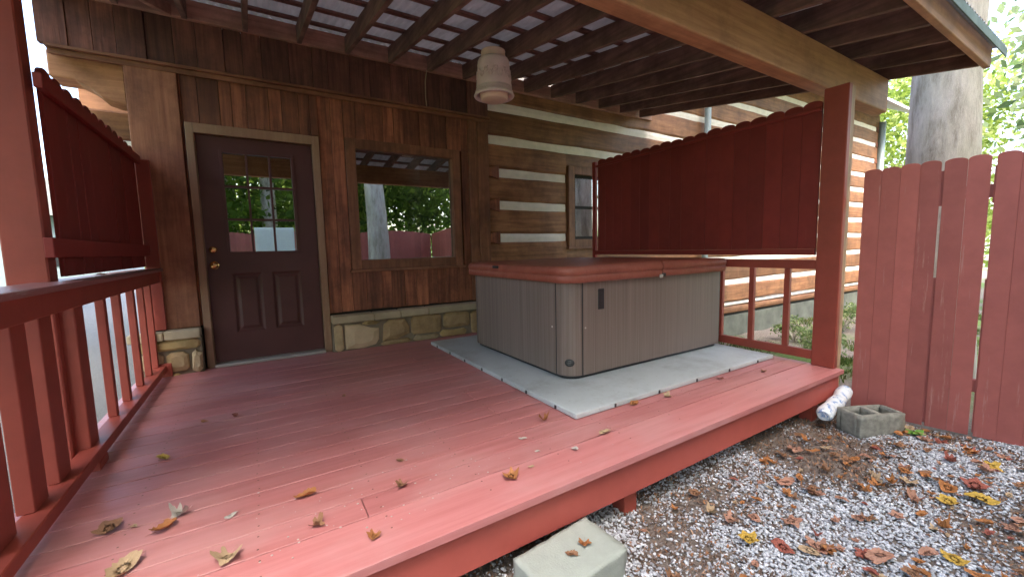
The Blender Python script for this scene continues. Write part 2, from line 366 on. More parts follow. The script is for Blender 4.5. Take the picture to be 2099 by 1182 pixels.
for k in range(len(edges)-1):
    z1 = edges[k]-(.052 if k else 0); z0 = edges[k+1]+.052
    x0 = 2.52
    if z1 > WZ0 and z0 < WZ1:
        if z0 < WZ1 < z1-.05:
            log_piece(x0, WX0-.0, z0, z1, k); log_piece(WX0, WX1, WZ1, z1, k+50); log_piece(WX1, XE, z0, z1, k+70)
        elif z1 > WZ0 > z0+.05:
            log_piece(x0, WX0, z0, z1, k); log_piece(WX0, WX1, z0, WZ0, k+50); log_piece(WX1, XE, z0, z1, k+70)
        else:
            log_piece(x0, WX0, z0, z1, k); log_piece(WX1, XE, z0, z1, k+70)
    else: log_piece(x0, XE, z0, z1, k)
lg.build('log_wall', 'log', cabin, smooth=False)
ck = MB(); wv = random.Random(3)
for k, z in enumerate(CH_Z):
    h = .058 if z > 0 else .024
    segs = [(2.53 if z > 2.0 and z < 3 else 2.69, XE-.12)] if not (WZ0 < z < WZ1) else [(2.69, WX0-.01), (WX1+.01, XE-.12)]
    for a, b in segs:
        n = int((b-a)/.25)+1; vs = []
        for i in range(n+1):
            x = a+(b-a)*i/n; e = wv.uniform(-.005, .005); c = wv.uniform(-.003, .003)
            vs += [(x, .10, z-h), (x, .010+c, z-h), (x, .004+c, z+e), (x, .014+c, z+h), (x, .10, z+h)]
        ck.add(vs, [(i*5+q_, i*5+q_+1, (i+1)*5+q_+1, (i+1)*5+q_) for i in range(n) for q_ in range(4)]+[(0, 1, 2, 3, 4), tuple(n*5+q_ for q_ in range(5))[::-1]])
ck.build('chinking', 'chink', cabin)
# dovetailed log ends on the corner beside the entry and on the far corner
le = MB(); rr = random.Random(5)
for xa, sgn in ((2.52, 1), (XE-.17, 1)):
    for k in range(len(edges)-1):
        zc = edges[k+1]; hh = .068
        if xa < 3 and (zc > 2.2 or zc < .5): continue
        le.prism([(xa+.0, -.014-rr.uniform(0, .01), zc-hh*.7), (xa+.16, -.014, zc-hh*1.3), (xa+.16, -.014, zc+hh*1.3), (xa+.0, -.014-rr.uniform(0, .01), zc+hh*.7)], (0, .2, 0))
le.build('log_ends', 'siding', cabin, bevel=.006)
# body of the building behind the faces
bd = MB()
bd.box(-.78, 2.5, 2.4, 2.44, -.42, 2.95)
bd.box(-.79, -.75, .03, 6, -.42, 2.95)
bd.box(2.52, XE-.02, 5.9, 6.0, -.42, ZT); bd.box(XE-.24, XE-.02, .225, 5.9, -.42, ZT); bd.box(-.75, 2.52, 5.9, 6.0, -.42, 2.95)
bd.box(-.75, XE-.3, .3, 5.9, -.02, 0.0); bd.box(2.5, 2.56, .225, 5.9, 0.0, ZT); bd.box(2.56, XE-.3, 3.4, 3.45, 0, ZT)
bd.build('side_walls', 'room', cabin)
MB().box(2.53, XE-.02, .03, .3, -1.6, -.425).build('foundation', 'foundation', cabin)
rf = MB()
rf.hexa([(2.2, -.75, 4.3), (XE+.6, -.75, 4.3), (XE+.6, 3, 6.4), (2.2, 3, 6.4), (2.2, -.75, 4.36), (XE+.6, -.75, 4.36), (XE+.6, 3, 6.46), (2.2, 3, 6.46)])
rf.hexa([(2.2, 3.01, 6.4), (XE+.6, 3.01, 6.4), (XE+.6, 6.75, 4.3), (2.2, 6.75, 4.3), (2.2, 3.01, 6.46), (XE+.6, 3.01, 6.46), (XE+.6, 6.75, 4.36), (2.2, 6.75, 4.36)])
rf.box(-1.2, 2.19, .05, 6.3, 3.30, 3.36)
rf.build('roof', 'metal_roof', cabin)
# vertical siding, uneven board widths; opening list keeps the door and window clear
def vsiding(x0, x1, z0, z1, seed, yb=0.0, wmin=.09, wmax=.19):
    m = MB(); R_ = random.Random(seed); x = x0
    while x < x1-.001:
        w = min(R_.uniform(wmin, wmax), x1-x)
        if x1-x-w < .05: w = x1-x
        yo = R_.uniform(-.014, .004)
        m.box(x+.0015, x+w-.0015, yb+yo-.018, yb+.03, z0+R_.uniform(0, .008), z1); x += w
    return m
sdg = MB()
def app(m): sdg.add(m.v, m.f)
app(vsiding(-.455, -.44, .385, 2.55, 1)); app(vsiding(.615, .85, .385, 2.55, 2, wmin=.07, wmax=.12))
app(vsiding(-.44, .615, 2.15, 2.55, 3)); app(vsiding(.85, 2.25, 2.165, 2.55, 4)); app(vsiding(.85, 2.25, .385, .81, 5, wmin=.1, wmax=.17)); app(vsiding(2.16, 2.25, .80, 2.17, 6))
sdg.build('siding', 'siding', cabin, bevel=.002)
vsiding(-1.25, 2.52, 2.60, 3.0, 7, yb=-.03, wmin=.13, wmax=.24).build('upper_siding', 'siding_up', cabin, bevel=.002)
# closing panel behind the siding
bk = MB(); bk.box(-.78, -.40, .035, .09, 0, 3.0); bk.box(.58, .93, .035, .09, 0, 3.0); bk.box(2.05, 2.53, .035, .09, 0, 3.0)
bk.box(-.40, .58, .035, .09, 2.09, 3.0); bk.box(.93, 2.05, .035, .09, 2.09, 3.0); bk.box(.93, 2.05, .035, .09, 0, .90); bk.box(-1.2, -.781, .0, .045, 2.6, 3.0)
bk.build('sheathing', 'room', cabin)
cb = MB(); cb.box(-.79, -.457, -.045, .034, .385, 2.55); cb.build('corner_board', 'corner', cabin, bevel=.004)
cb = MB(); cb.box(2.25, 2.37, -.034, .034, .385, 2.56); cb.box(2.372, 2.52, -.042, .034, 0, 2.56); cb.build('corner_board', 'trimz', cabin, bevel=.004)
tb = MB(); tb.box(-1.21, 2.525, -.085, -.0, 2.575, 2.598); tb.box(-1.205, 2.52, -.055, -.036, 2.535, 2.574); tb.box(-1.205, 2.52, -.035, .03, 2.552, 2.574); tb.build('ledge_trim', 'trimx', cabin, bevel=.003)
lb = MB(); lb.box(-1.2, 2.52, -.095, -.05, 2.975, 3.13); lb.box(2.522, 5.5, -.05, -.009, 2.975, 3.13); lb.build('ledger_board', 'ledger', cabin, bevel=.004)
# timbers seen left of the entry, under the overhang
hb = MB(); hb.prism([(-1.24, .05, 2.60), (-1.24, .05, 2.40), (-1.10, .05, 2.40), (-1.02, .05, 2.36), (-.95, .05, 2.29), (-.88, .05, 2.27), (-.80, .05, 2.26), (-.80, .05, 2.60)], (0, .25, 0)); hb.box(-1.3, -.80, .95, 1.0, 1.2, 2.9); hb.build('header_beam', 'beam', cabin, bevel=.01)
hb = MB(); hb.box(-1.3, -.80, .45, .55, 2.05, 2.30); hb.build('log_end', 'log', cabin, bevel=.02)
hb = MB(); hb.box(-1.3, -.80, .44, .54, 1.98, 2.045); hb.build('chinking', 'chink', cabin, bevel=.01)
hb = MB(); hb.box(-1.22, -.80, .42, .54, 1.55, 1.97); hb.build('log_end', 'siding', cabin, bevel=.02)
# stone base with irregular stones
st = MB(); pale = MB(); sr = random.Random(11)
def stone(m, x0, x1, z0, z1, y=-.150, cut=None):
    c = .028; j = lambda: sr.uniform(-.012, .012)
    P = cut or [(x0+c, z0+j()*.3), (x1-c, z0+j()*.3), (x1+j()*.5, z0+c), (x1+j()*.5, z1-c), (x1-c*1.3, z1+j()*.5), ((x0+x1)/2, z1+j()), (x0+c*1.2, z1+j()*.5), (x0+j()*.5, z1-c), (x0+j()*.5, z0+c)]
    n = len(P); cx = sum(p[0] for p in P)/n; cz = sum(p[1] for p in P)/n
    ring = lambda s_, yy: [(cx+(p[0]-cx)*s_, yy, cz+(p[1]-cz)*s_) for p in P]
    vs = ring(1, -.10)+ring(1, y+.014)+ring(.93, y+.003)+ring(.55, y-.008+j()*.5)
    fs = [(a*n+i, a*n+(i+1) % n, (a+1)*n+(i+1) % n, (a+1)*n+i) for a in range(3) for i in range(n)]+[tuple(3*n+i for i in range(n))]
    m.add(vs, fs)
stone(st, .622, .705, .0, .285)
stone(pale, 0, 0, 0, 0, cut=[(.725, .015), (.90, .005), (1.03, .03), (1.065, .08), (1.07, .20), (.98, .215), (.88, .262), (.725, .268)])
stone(st, .90, 1.075, .245, .285); stone(st, 0, 0, 0, 0, cut=[(1.10, .05), (1.27, .06), (1.40, .10), (1.40, .18), (1.35, .268), (1.18, .275), (1.12, .23)])
stone(st, 1.42, 1.78, .075, .285); stone(st, 1.08, 1.42, .0, .045); stone(st, 1.44, 1.74, .0, .062); stone(st, 1.81, 2.14, .10, .28); stone(st, 1.76, 2.1, .0, .085); stone(st, 2.16, 2.5, .0, .27)
for (a, b, c, d) in [(-.885, -.458, .215, .300), (-.70, -.545, .03, .20), (-.53, -.458, .0, .20), (-.885, -.72, .07, .20), (-.885, -.60, -.10, .015), (-.885, -.60, -.33, -.12)]: stone(st, a, b, c, d)
st.build('stone_base', 'stone', cabin, smooth=False); pale.build('pale_stone', 'stonepale', cabin)
mo = MB(); mo.box(.612, 2.515, -.128, .0, -.3, .29); mo.box(-.89, -.452, -.128, .0, -.42, .305); mo.box(-.89, -.79, .0, .3, -.42, .305); mo.box(-.45, .61, -.05, .03, -.3, -.02); mo.build('stone_mortar', 'mortar', cabin)
cp = MB(); xs = [.608, 1.02, 1.3, 1.62, 2.515]
for a, b in zip(xs, xs[1:]): cp.box(a+.002, b-.002, -.178-sr.uniform(0, .01), -.02, .292, .366+sr.uniform(0, .006))
cp.box(-.93, -.70, -.18, -.046, .308, .378); cp.box(-.697, -.452, -.175, -.046, .308, .384); cp.build('cap_stone', 'capstone', cabin, bevel=.012, seg=2)

# door
door = thing('door', None, None); door.parent = cabin; door.location = (-1.92, -.03, 0)
del_l = [k for k in ('label', 'category') if k in door]
DX0, DX1, DZ0, DZ1 = -.373, .537, .03, 2.06
GX0, GX1, GZ0, GZ1 = -.193, .357, 1.036, 1.927
ds = MB(); yf = -.004
def slabbox(a, b, c, d, y0=yf): ds.box(a, b, y0, y0+.04, c, d)
PZ0, PZ1 = .29, .84; PA, PB = (-.205, .04), (.125, .37)
slabbox(DX0, GX0, DZ0, DZ1); slabbox(GX1, DX1, DZ0, DZ1) if False else None
slabbox(.37, DX1, DZ0, DZ1); slabbox(GX1, .37, PZ1, DZ1); slabbox(GX0, GX1, GZ1, DZ1); slabbox(GX0, GX1, PZ1, GZ0); slabbox(GX0, .37, DZ0, PZ0); slabbox(PA[1], PB[0], PZ0, PZ1)
for a, b in (PA, PB):
    a2 = max(a, GX0)
    vs = []
    for (ins, y) in ((0, yf), (.02, yf+.014), (.032, yf+.014), (.055, yf+.003)):
        vs += [(a2+ins, y, PZ0+ins), (b-ins, y, PZ0+ins), (b-ins, y, PZ1-ins), (a2+ins, y, PZ1-ins)]
    ds.add(vs, [(k*4+i, k*4+(i+1) % 4, (k+1)*4+(i+1) % 4, (k+1)*4+i) for k in range(3) for i in range(4)]+[(12, 13, 14, 15)])
ds.build('door_slab', 'door', door)
mu = MB(); fw = .022
mu.box(GX0-fw, GX1+fw, yf-.012, yf+.02, GZ1-.003, GZ1+fw); mu.box(GX0-fw, GX1+fw, yf-.012, yf+.02, GZ0-fw, GZ0+.003)
mu.box(GX0-fw, GX0+.004, yf-.0125, yf+.02, GZ0-fw, GZ1+fw); mu.box(GX1-.004, GX1+fw, yf-.0125, yf+.02, GZ0-fw, GZ1+fw)
for k in (1, 2):
    x = GX0+(GX1-GX0)*k/3; z = GZ0+(GZ1-GZ0)*k/3
    mu.box(x-.009, x+.009, yf-.008, yf+.02, GZ0, GZ1); mu.box(GX0, GX1, yf-.0085, yf+.02, z-.009, z+.009)
mu.build('muntins', 'door', door, bevel=.002)
MB().box(GX0, GX1, yf+.022, yf+.026, GZ0, GZ1).build('pane', 'glass', door)
kb = MB(); kb.v = []; 
def knob(z, prof, name):
    m = MB(); m.lathe(prof, (0, 0, 0), 24); m.v = [(-.319+a, yf-c, z+b) for a, b, c in m.v]; m.build(name, 'brass', door, smooth=True)
knob(1.06, [(.0, .03), (.012, .03), (.026, .022), (.031, .008), (.033, 0)], 'deadbolt')
knob(.92, [(.0, .072), (.016, .070), (.028, .058), (.029, .046), (.018, .032), (.013, .02), (.014, .008), (.036, .006), (.037, 0)], 'knob')
dfm = MB(); dfm.box(-.435, -.379, -.052, .035, -.005, 2.147); dfm.box(.543, .608, -.052, .035, -.005, 2.147); dfm.box(-.379, .543, -.0515, .035, 2.066, 2.147)
dfm.box(-.379, -.374, -.02, .035, 0, 2.066); dfm.build('door_frame', 'doortrim', cabin, bevel=.006, seg=2)
MB().box(-.379, .543, -.10, .03, -.0, .028).build('threshold', 'sill', cabin, bevel=.006)

# windows: frame, pane, dark rooms behind
def window(x0, x1, z0, z1, fw, yo, sash=False):
    w = thing('window', None, None, ((x0+x1)/2-2, yo, z0)); w.parent = cabin
    fr = MB(); a, b, c, d = x0-fw, x1+fw, z0-fw, z1+fw
    fr.box(a, x0, yo-.03, yo+.05, c, d); fr.box(x1, b, yo-.03, yo+.05, c, d); fr.box(x0, x1, yo-.029, yo+.05, z1, d); fr.box(x0, x1, yo-.029, yo+.05, c, z0)
    fr.build('frame', 'trimz', w, bevel=.004)
    s = MB(); s.box(a-.02, b+.02, yo-.05, yo+.0, c-.028, c-.001); s.build('sill', 'trimx', w, bevel=.004)
    MB().box(x0, x1, yo+.028, yo+.033, z0, z1).build('pane', 'glass', w)
    if sash:
        q_ = MB(); zm = (z0+z1)/2
        q_.box(x0, x0+.04, yo+.01, yo+.027, z0, z1); q_.box(x1-.04, x1, yo+.01, yo+.027, z0, z1)
        for zz in (z0, zm-.02, z1-.04): q_.box(x0+.04, x1-.04, yo+.011, yo+.027, zz, zz+.04)
        q_.build('sash', 'room', w)
        cu = MB(); n = 30
        vs = [(x0+.22+(x1-x0-.22)*i/n, yo+.12+.02*sin(i*1.9), z) for i in range(n+1) for z in (z0, z1)]
        cu.add(vs, [(2*i, 2*i+2, 2*i+3, 2*i+1) for i in range(n)]); cu.build('curtain', 'curtain', w)
    return w
window(.953, 2.031, .926, 2.072, .10, -.012)
window(3.90, 4.76, 1.12, 2.03, .11, -.01, True)
rm = MB(); rm.box(.6, .62, .1, 2.39, 0, 2.6)
MB().tube([(1.74, -.100, 2.975), (1.735, -.085, 2.93), (1.73, -.066, 2.86), (1.728, -.062, 2.70), (1.735, -.066, 2.60)], .005, 6).build('wire', 'wire', cabin)
dp = MB(); dp.tube([(6.9, -.10, 4.25), (6.9, -.10, 2.2), (6.9, -.10, .0), (6.9, -.10, -.6)], .055, 12); dp.build('downspout', 'pipe', cabin, smooth=True)
dp = MB(); dp.tube([(XE+.05, -.05, 4.25), (XE+.05, -.05, -.6)], .09, 12); dp.build('downspout', 'pipe', cabin, smooth=True)

# ------------------------------------------------------------------ deck
R_X, L_X, F_Y = 3.90, -.90, -3.235
deck = thing('deck', 'low red painted board deck with worn front edge under the porch roof', 'deck', (1.5, -1.6, 0))
db = MB(); y = -.11; dr = random.Random(2); w = .139
ys = []
while y-w > F_Y-.03: ys.append((y-w, y)); y -= w+.006
for k, (a, b) in enumerate(ys):
    xj = dr.choice([None, 1.2, 2.4, .3]) if k % 2 else dr.choice([None, 2.2, 3.0])
    if k == len(ys)-1: a = F_Y-.028; xj = None
    dz = dr.uniform(-.0012, .0006)
    for (p0, p1) in ([(L_X, R_X)] if xj is None else [(L_X, xj-.0015), (xj+.0015, R_X)]): db.box(p0, p1, a, b, -.034+dz, dz)
db.box(L_X, -.46, -.105, -.19+.0, -.034, 0) if False else None
db.box(-.45, .605, -.105, -.055, -.034, -.001)
db.build('deck_boards', 'deck', deck, bevel=.0015)
fa = MB(); fa.box(L_X+.01, R_X-.012, F_Y, F_Y+.036, -.215, -.037); fa.build('fascia_board', 'fascia', deck, bevel=.003)
fa = MB(); fa.box(R_X-.048, R_X-.013, F_Y+.037, -.05, -.215, -.037); fa.build('fascia_board', 'fascia', deck, bevel=.003)
fa = MB(); fa.box(L_X+.01, L_X+.045, F_Y+.037, -.16, -.215, -.037); fa.build('fascia_board', 'fascia', deck, bevel=.003)
sc_ = []
for (a, b) in ys:
    for x in np.arange(-.481, 3.8, .42):
        for yy in ((a+b)/2-.04, (a+b)/2+.04): sc_.append((x+dr.uniform(-.004, .004), yy+dr.uniform(-.004, .004)))
sm_ = MB()
for (x, yy) in sc_: sm_.add([(x+.004*cos(k*pi/3), yy+.004*sin(k*pi/3), .0009) for k in range(6)], [tuple(range(6))])
tag(sm_.build('screw_heads', 'rafter', deck), kind='stuff')
for x in np.arange(-.5, 3.8, .42):
    MB().box(x, x+.038, F_Y+.04, -.14, -.2, -.038).build('joist', 'rafter', deck)
for x in (-.7, 1.50, 3.55): MB().box(x, x+.09, F_Y+.04, F_Y+.13, -.5, -.038).build('deck_post', 'red', deck, bevel=.004)

# ------------------------------------------------------------------ railings
rl = thing('deck_railing', 'red railing with flat cap along the left side of the deck', 'railing', (-.74, -1.6, 0))
MB().box(-.86, -.675, -3.2, -.03, .886, .912).build('cap_rail', 'cap', rl, bevel=.005, seg=2)
MB().box(-.738, -.700, -3.2, -.045, .795, .885).build('top_rail', 'red', rl, bevel=.004)
MB().box(-.785, -.700, -3.2, -.04, .045, .098).build('bottom_rail', 'red', rl, bevel=.004)
for (a, b) in [(-.205, -.165), (-.46, -.42), (-.75, -.70), (-1.10, -1.05), (-1.40, -1.355)]:
    MB().box(-.785, -.745, a, b, .099, .885).build('baluster', 'red', rl, bevel=.003)
for (a, b) in [(-2.225, -2.105), (-2.45, -2.335), (-2.72, -2.585), (-3.0, -2.88)]:
    MB().box(-.795, -.745, a, b, .099, .885).build('baluster', 'red', rl, bevel=.003)
MB().box(-.855, -.742, -1.86, -1.74, -.03, .885).build('rail_post', 'red', rl, bevel=.004)
MB().box(-.84, -.70, -1.93, -1.80, .001, .044).build('rail_block', 'red', rl, bevel=.004)
MB().box(-.75, -.665, -.165, -.13, .001, .115).build('rail_block', 'red', rl, bevel=.004)
rr_ = thing('deck_railing', 'short red railing with square balusters right of the hot tub', 'railing', (3.87, -1.6, 0))
MB().box(3.85, 3.89, -3.05, -.1, .79, .865).build('top_rail', 'red', rr_, bevel=.004)
MB().box(3.85, 3.89, -3.05, -.1, .045, .118).build('bottom_rail', 'red', rr_, bevel=.004)
for k in range(10):
    yc = -2.84+.295*k
    MB().box(3.853, 3.893, yc-.022, yc+.022, .119, .789).build('baluster', 'red', rr_, bevel=.003)

# ------------------------------------------------------------------ privacy panels
def pickets(m, axis, c, a0, a1, z0, zf, w, gap, th, seed, jz=.006, run=None, skip=(), nd=.42):
    R_ = random.Random(seed); a = a0; k = 0; sg = 1 if a1 > a0 else -1
    while (a1-a)*sg > w*.5:
        ww = w+R_.uniform(-.004, .004); b = a+sg*ww; zt = (zf((a+b)/2) if callable(zf) else zf)+R_.uniform(-jz, jz); rr = ww/2; dx = R_.uniform(-.002, .002)
        prof = [(0, z0), (ww, z0)]+[(rr+rr*cos(t_), zt-rr*nd+rr*nd*sin(t_)) for t_ in np.linspace(0, pi, 9)]
        if run: P = [Vector(run[0])+Vector(run[1])*(sg*(a-0)+p[0])+Vector((0, 0, p[1])) for p in prof]; d = Vector(run[2])*th
        elif axis == 'y': P = [(c+dx, a+sg*p[0], p[1]) for p in prof]; d = (th, 0, 0)
        m.prism(P, d); g = gap if not isinstance(gap, (list, tuple)) else R_.choice(gap)
        if k in skip: g = skip[k]
        a = b+sg*g; k += 1
pr = thing('privacy_screen', 'dark red board privacy screen with scalloped top above the railing behind the hot tub', 'privacy screen', (3.87, -1.7, .9))
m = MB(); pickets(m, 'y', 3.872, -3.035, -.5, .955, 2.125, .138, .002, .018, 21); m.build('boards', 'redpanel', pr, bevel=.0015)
MB().box(3.853, 3.871, -3.035, -.5, 2.035, 2.062).build('top_rail', 'redpanel', pr, bevel=.003)
MB().box(3.850, 3.893, -3.035, -.5, .905, .954).build('bottom_rail', 'redpanel', pr, bevel=.003)
MB().box(3.853, 3.893, -.498, -.44, .866, 2.11).build('end_post', 'redpanel', pr, bevel=.003)
pl = thing('privacy_screen', 'dark red board privacy screen with scalloped top above the left railing beside the door', 'privacy screen', (-.8, -1, .9))
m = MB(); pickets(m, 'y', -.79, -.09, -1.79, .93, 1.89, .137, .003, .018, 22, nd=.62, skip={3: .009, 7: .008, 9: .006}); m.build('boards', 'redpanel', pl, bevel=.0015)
MB().box(-.771, -.740, -1.89, -.06, 1.765, 1.83).build('top_rail', 'redpanel', pl, bevel=.003)
MB().box(-.771, -.740, -2.0, -.06, 1.02, 1.107).build('lower_rail', 'redpanel', pl, bevel=.003)
MB().box(-.775, -.685, -.085, -.048, .390, 1.80).build('end_post', 'red', pl, bevel=.003)
# ------------------------------------------------------------------ posts
tag(MB().box(-.93, -.795, -1.90, -1.80, -.38, 2.66).build('porch_post', 'red', None, bevel=.006), 'thick red post standing outside the left railing, holding up the porch roof', 'post')
rp = thing('porch_post', 'thick red post at the front right corner of the deck under the orange beam', 'post', (3.9, -3.1, 0))
MB().box(3.845, 3.90, -3.215, -3.052, .001, 2.19).build('post_core', 'red', rp, bevel=.005)
MB().box(3.902, 3.99, -3.205, -3.06, -.40, 2.19).build('raw_board', 'rawpost', rp, bevel=.005)
# second outer left post of the front roof line, out of frame but carrying the beam
tag(MB().box(-1.005, -.865, -3.20, -3.06, -.38, 2.19).build('porch_post', 'red', None, bevel=.006), 'red post at the front left corner of the deck carrying the beam', 'post')

# ------------------------------------------------------------------ porch roof
SL = .155
def zr(y, o=0): return 2.98+SL*y+o                      # underside of the rafters
roof = thing('porch_roof', 'open porch roof of dark rafters, laths and grey metal sheets sloping over the deck', 'porch roof', (2, -1.7, 2.7))
YE = -3.62
for k in range(-4, 12):
    x = .47+.425*k
    MB().hexa([(x, YE, zr(YE)), (x+.04, YE, zr(YE)), (x+.04, -.10, zr(-.10)), (x, -.10, zr(-.10)), (x, YE, zr(YE, .155)), (x+.04, YE, zr(YE, .155)), (x+.04, -.10, zr(-.10, .155)), (x, -.10, zr(-.10, .155))]).build('rafter', 'rafter', roof, bevel=.003)
y = -.24
while y > YE:
    MB().hexa([(-1.45, y-.04, zr(y-.04, .156)), (5.35, y-.04, zr(y-.04, .156)), (5.35, y+.03, zr(y+.03, .156)), (-1.45, y+.03, zr(y+.03, .156)), (-1.45, y-.04, zr(y-.04, .178)), (5.35, y-.04, zr(y-.04, .178)), (5.35, y+.03, zr(y+.03, .178)), (-1.45, y+.03, zr(y+.03, .178))]).build('lath', 'lath', roof, bevel=.002)
    y -= .37
# corrugated metal
n = 560; xs = np.linspace(-1.5, 5.42, n); zz = .192+.009*np.cos(xs*2*pi/.068); YT = YE-.10
V = np.concatenate([np.stack([xs, np.full(n, yy), 2.98+SL*yy+zz+e], 1) for yy, e in ((-.02, 0), (YT, 0))])
i = np.arange(n-1); F = np.stack([i, i+1, i+1+n, i+n], 1)
V[:, 0] -= 2; V[:, 1] += 1.7; V[:, 2] -= 2.7
npmesh('roof_sheet', V, F, 'sheet', roof, True)
MB().hexa([(-1.45, YE-.045, zr(YE, -.0)), (5.30, YE-.045, zr(YE, -.0)), (5.30, YE-.003, zr(YE, -.0)), (-1.45, YE-.003, zr(YE, -.0)), (-1.45, YE-.045, zr(YE, .165)), (5.30, YE-.045, zr(YE, .165)), (5.30, YE-.003, zr(YE, .172)), (-1.45, YE-.003, zr(YE, .172))]).build('fascia_board', 'beam', roof, bevel=.004)
MB().box(-1.46, 5.43, YE-.108, YE-.10, zr(YE, .09), zr(YE, .155)).build('drip_edge', 'gutter', roof)
MB().box(-1.45, 5.14, -3.06, -2.94, 2.205, 2.505).build('beam', 'beam', roof, bevel=.012, seg=2)
MB().box(4.6, 5.42, -2.935, -2.86, 2.255, 2.40).build('beam_end', 'rawpost', roof, bevel=.008)
MB().hexa([(-.78, -.6, 2.89), (-.74, -.6, 2.89), (-.44, -.11, 2.965), (-.50, -.11, 2.965), (-.78, -.6, 2.99), (-.74, -.6, 2.99), (-.44, -.11, 3.06), (-.50, -.11, 3.06)]).build('brace', 'ledger', roof, bevel=.003)

# ------------------------------------------------------------------ hanging lamp
lx, ly, lz = 1.945, -1.21, 2.385
lamp = thing('ceiling_lamp', 'pinkish terracotta pot-shaped lamp shade hanging from a rafter above the hot tub', 'lamp', (lx, ly, lz))
prof = [(.192, .03), (.200, .012), (.207, .0), (.198, -.006), (.188, .002), (.180, .03), (.155, .30), (.16, .31), (.185, .045)][:5]
outer = [(.176, .02), (.190, -.006), (.205, -.004), (.211, .008), (.203, .024), (.190, .045), (.188, .05), (.187, .075), (.183, .078), (.182, .095), (.184, .10), (.178, .16), (.176, .165), (.170, .24), (.166, .30), (.168, .31), (.163, .33), (.163, .345), (.152, .365), (.13, .372), (.118, .374)]
mm = MB(); mm.lathe(outer, (lx, ly, lz), 64); mm.lathe([(.176, .02), (.165, .1), (.15, .33), (.0, .33)], (lx, ly, lz), 64)
sh = mm.build('lamp_shade', 'pot', lamp, smooth=True)
mm = MB()
rl_ = random.Random(4)
for k in range(22):                                   # raised scrollwork band
    a = 2*pi*k/22; 
    pts = []
    for s_ in range(9):
        tt = s_/8*2.2*pi; q_ = .010+.016*s_/8
        aa = a+q_*cos(tt)/.17; zz_ = .205+(.018 if k % 2 else -.018)+q_*1.5*sin(tt); rad = .1755-.075*(zz_-.2)+.002
        pts.append((lx+rad*cos(aa), ly+rad*sin(aa), lz+zz_))
    mm.tube(pts, .0045, 5)
for k in range(48):
    a = 2*pi*k/48; mm.tube([(lx+.187*cos(a), ly+.187*sin(a), lz+.040), (lx+.196*cos(a), ly+.196*sin(a), lz+.046)], .006, 5)
mm.build('relief', 'pot', lamp, smooth=True)
MB().lathe([(.0, -.035), (.128, -.035), (.137, -.028), (.143, -.01), (.150, .06), (.146, .07), (0, .07)], (lx, ly, lz), 48).build('inner_shade', 'drum', lamp, smooth=True)
MB().lathe([(.117, .374), (.124, .378), (.127, .40), (.122, .432), (.126, .438), (.124, .448), (.10, .455), (0, .455)], (lx, ly, lz), 48).build('canopy', 'drum', lamp, smooth=True)

for q_ in lamp.children: q_.scale = (.87, .87, .87)
# ------------------------------------------------------------------ hot tub, pad
tag(None or MB().box(1.535, 3.80, -2.785, -.42, .002, .036).build('floor_pad', 'mat', None, bevel=.007, seg=2), 'pale grey plastic pad lying on the red deck under the hot tub', 'pad')
cl = MB()
pad = bpy.data.objects['floor_pad']
for k in range(7): cl.box(1.528, 1.534, -2.6+k*.33, -2.585+k*.33, .008, .03)
for k in range(5): cl.box(1.85+k*.42, 1.862+k*.42, -2.792, -2.786, .008, .03)
c_ = cl.build('clips', 'black', pad)
tub = thing('hot_tub', 'brown-grey panelled hot tub with closed red-brown vinyl cover standing on the pale pad', 'hot tub', (2.84, -1.55, .037))
TX0, TX1, TY0, TY1, TR = 1.865, 3.815, -2.325, -.76, .14
def rrect(x0, x1, y0, y1, rad, n=8):
    P = []
    for cx, cy, a0 in ((x1-rad, y0+rad, -pi/2), (x1-rad, y1-rad, 0), (x0+rad, y1-rad, pi/2), (x0+rad, y0+rad, pi)):
        P += [(cx+rad*cos(a0+pi/2*k/n), cy+rad*sin(a0+pi/2*k/n)) for k in range(n+1)]
    return P
def rprism(m, prof, base, n=8):     # prof list of (inset, z)
    rings = []
    for ins, z in prof:
        x0, x1, y0, y1, rad = base; P = rrect(x0+ins, x1-ins, y0+ins, y1-ins, max(rad-ins, .01), n); rings.append([(a, b, z) for a, b in P])
    k = len(rings[0]); vs = [p for R_ in rings for p in R_]
    m.add(vs, [(i*k+j, i*k+(j+1) % k, (i+1)*k+(j+1) % k, (i+1)*k+j) for i in range(len(rings)-1) for j in range(k)]+[tuple(range(k))[::-1], tuple((len(rings)-1)*k+j for j in range(k))])
m = MB(); rprism(m, [(.03, .037), (.03, .10)], (TX0, TX1, TY0, TY1, TR)); m.build('plinth', 'black', tub)
m = MB(); rprism(m, [(.012, .062), (.004, .066), (.004, .76)], (TX0, TX1, TY0, TY1, TR)); m.build('cabinet', 'tub', tub)
# side panels sit proud between the rounded corners, leaving dark seams
m = MB(); m.box(TX0-.001, TX0+.02, TY0+TR+.012, TY1-TR, .064, .758); m.build('side_panel', 'tub', tub, bevel=.004)
m = MB(); m.box(TX0+TR, TX1-TR*.7, TY0-.001, TY0+.02, .064, .758); m.build('side_panel', 'tub', tub, bevel=.004)
m = MB(); m.box(TX0+.0005, TX0+.01, TY0+TR+.004, TY0+TR+.011, .064, .758); m.box(TX0+TR-.008, TX0+TR-.001, TY0+.0005, TY0+.01, .064, .758); m.box(TX0+.0005, TX0+.01, TY1-TR+.001, TY1-TR+.007, .064, .758); m.box(TX1-TR*.7+.001, TX1-TR*.7+.007, TY0+.0005, TY0+.01, .064, .758); m.build('seams', 'black', tub)
m = MB()
for x_ in (TX0+TR+.02,): m.lathe([(0, .004), (.006, .003), (.007, 0)], (0, 0, 0), 10)
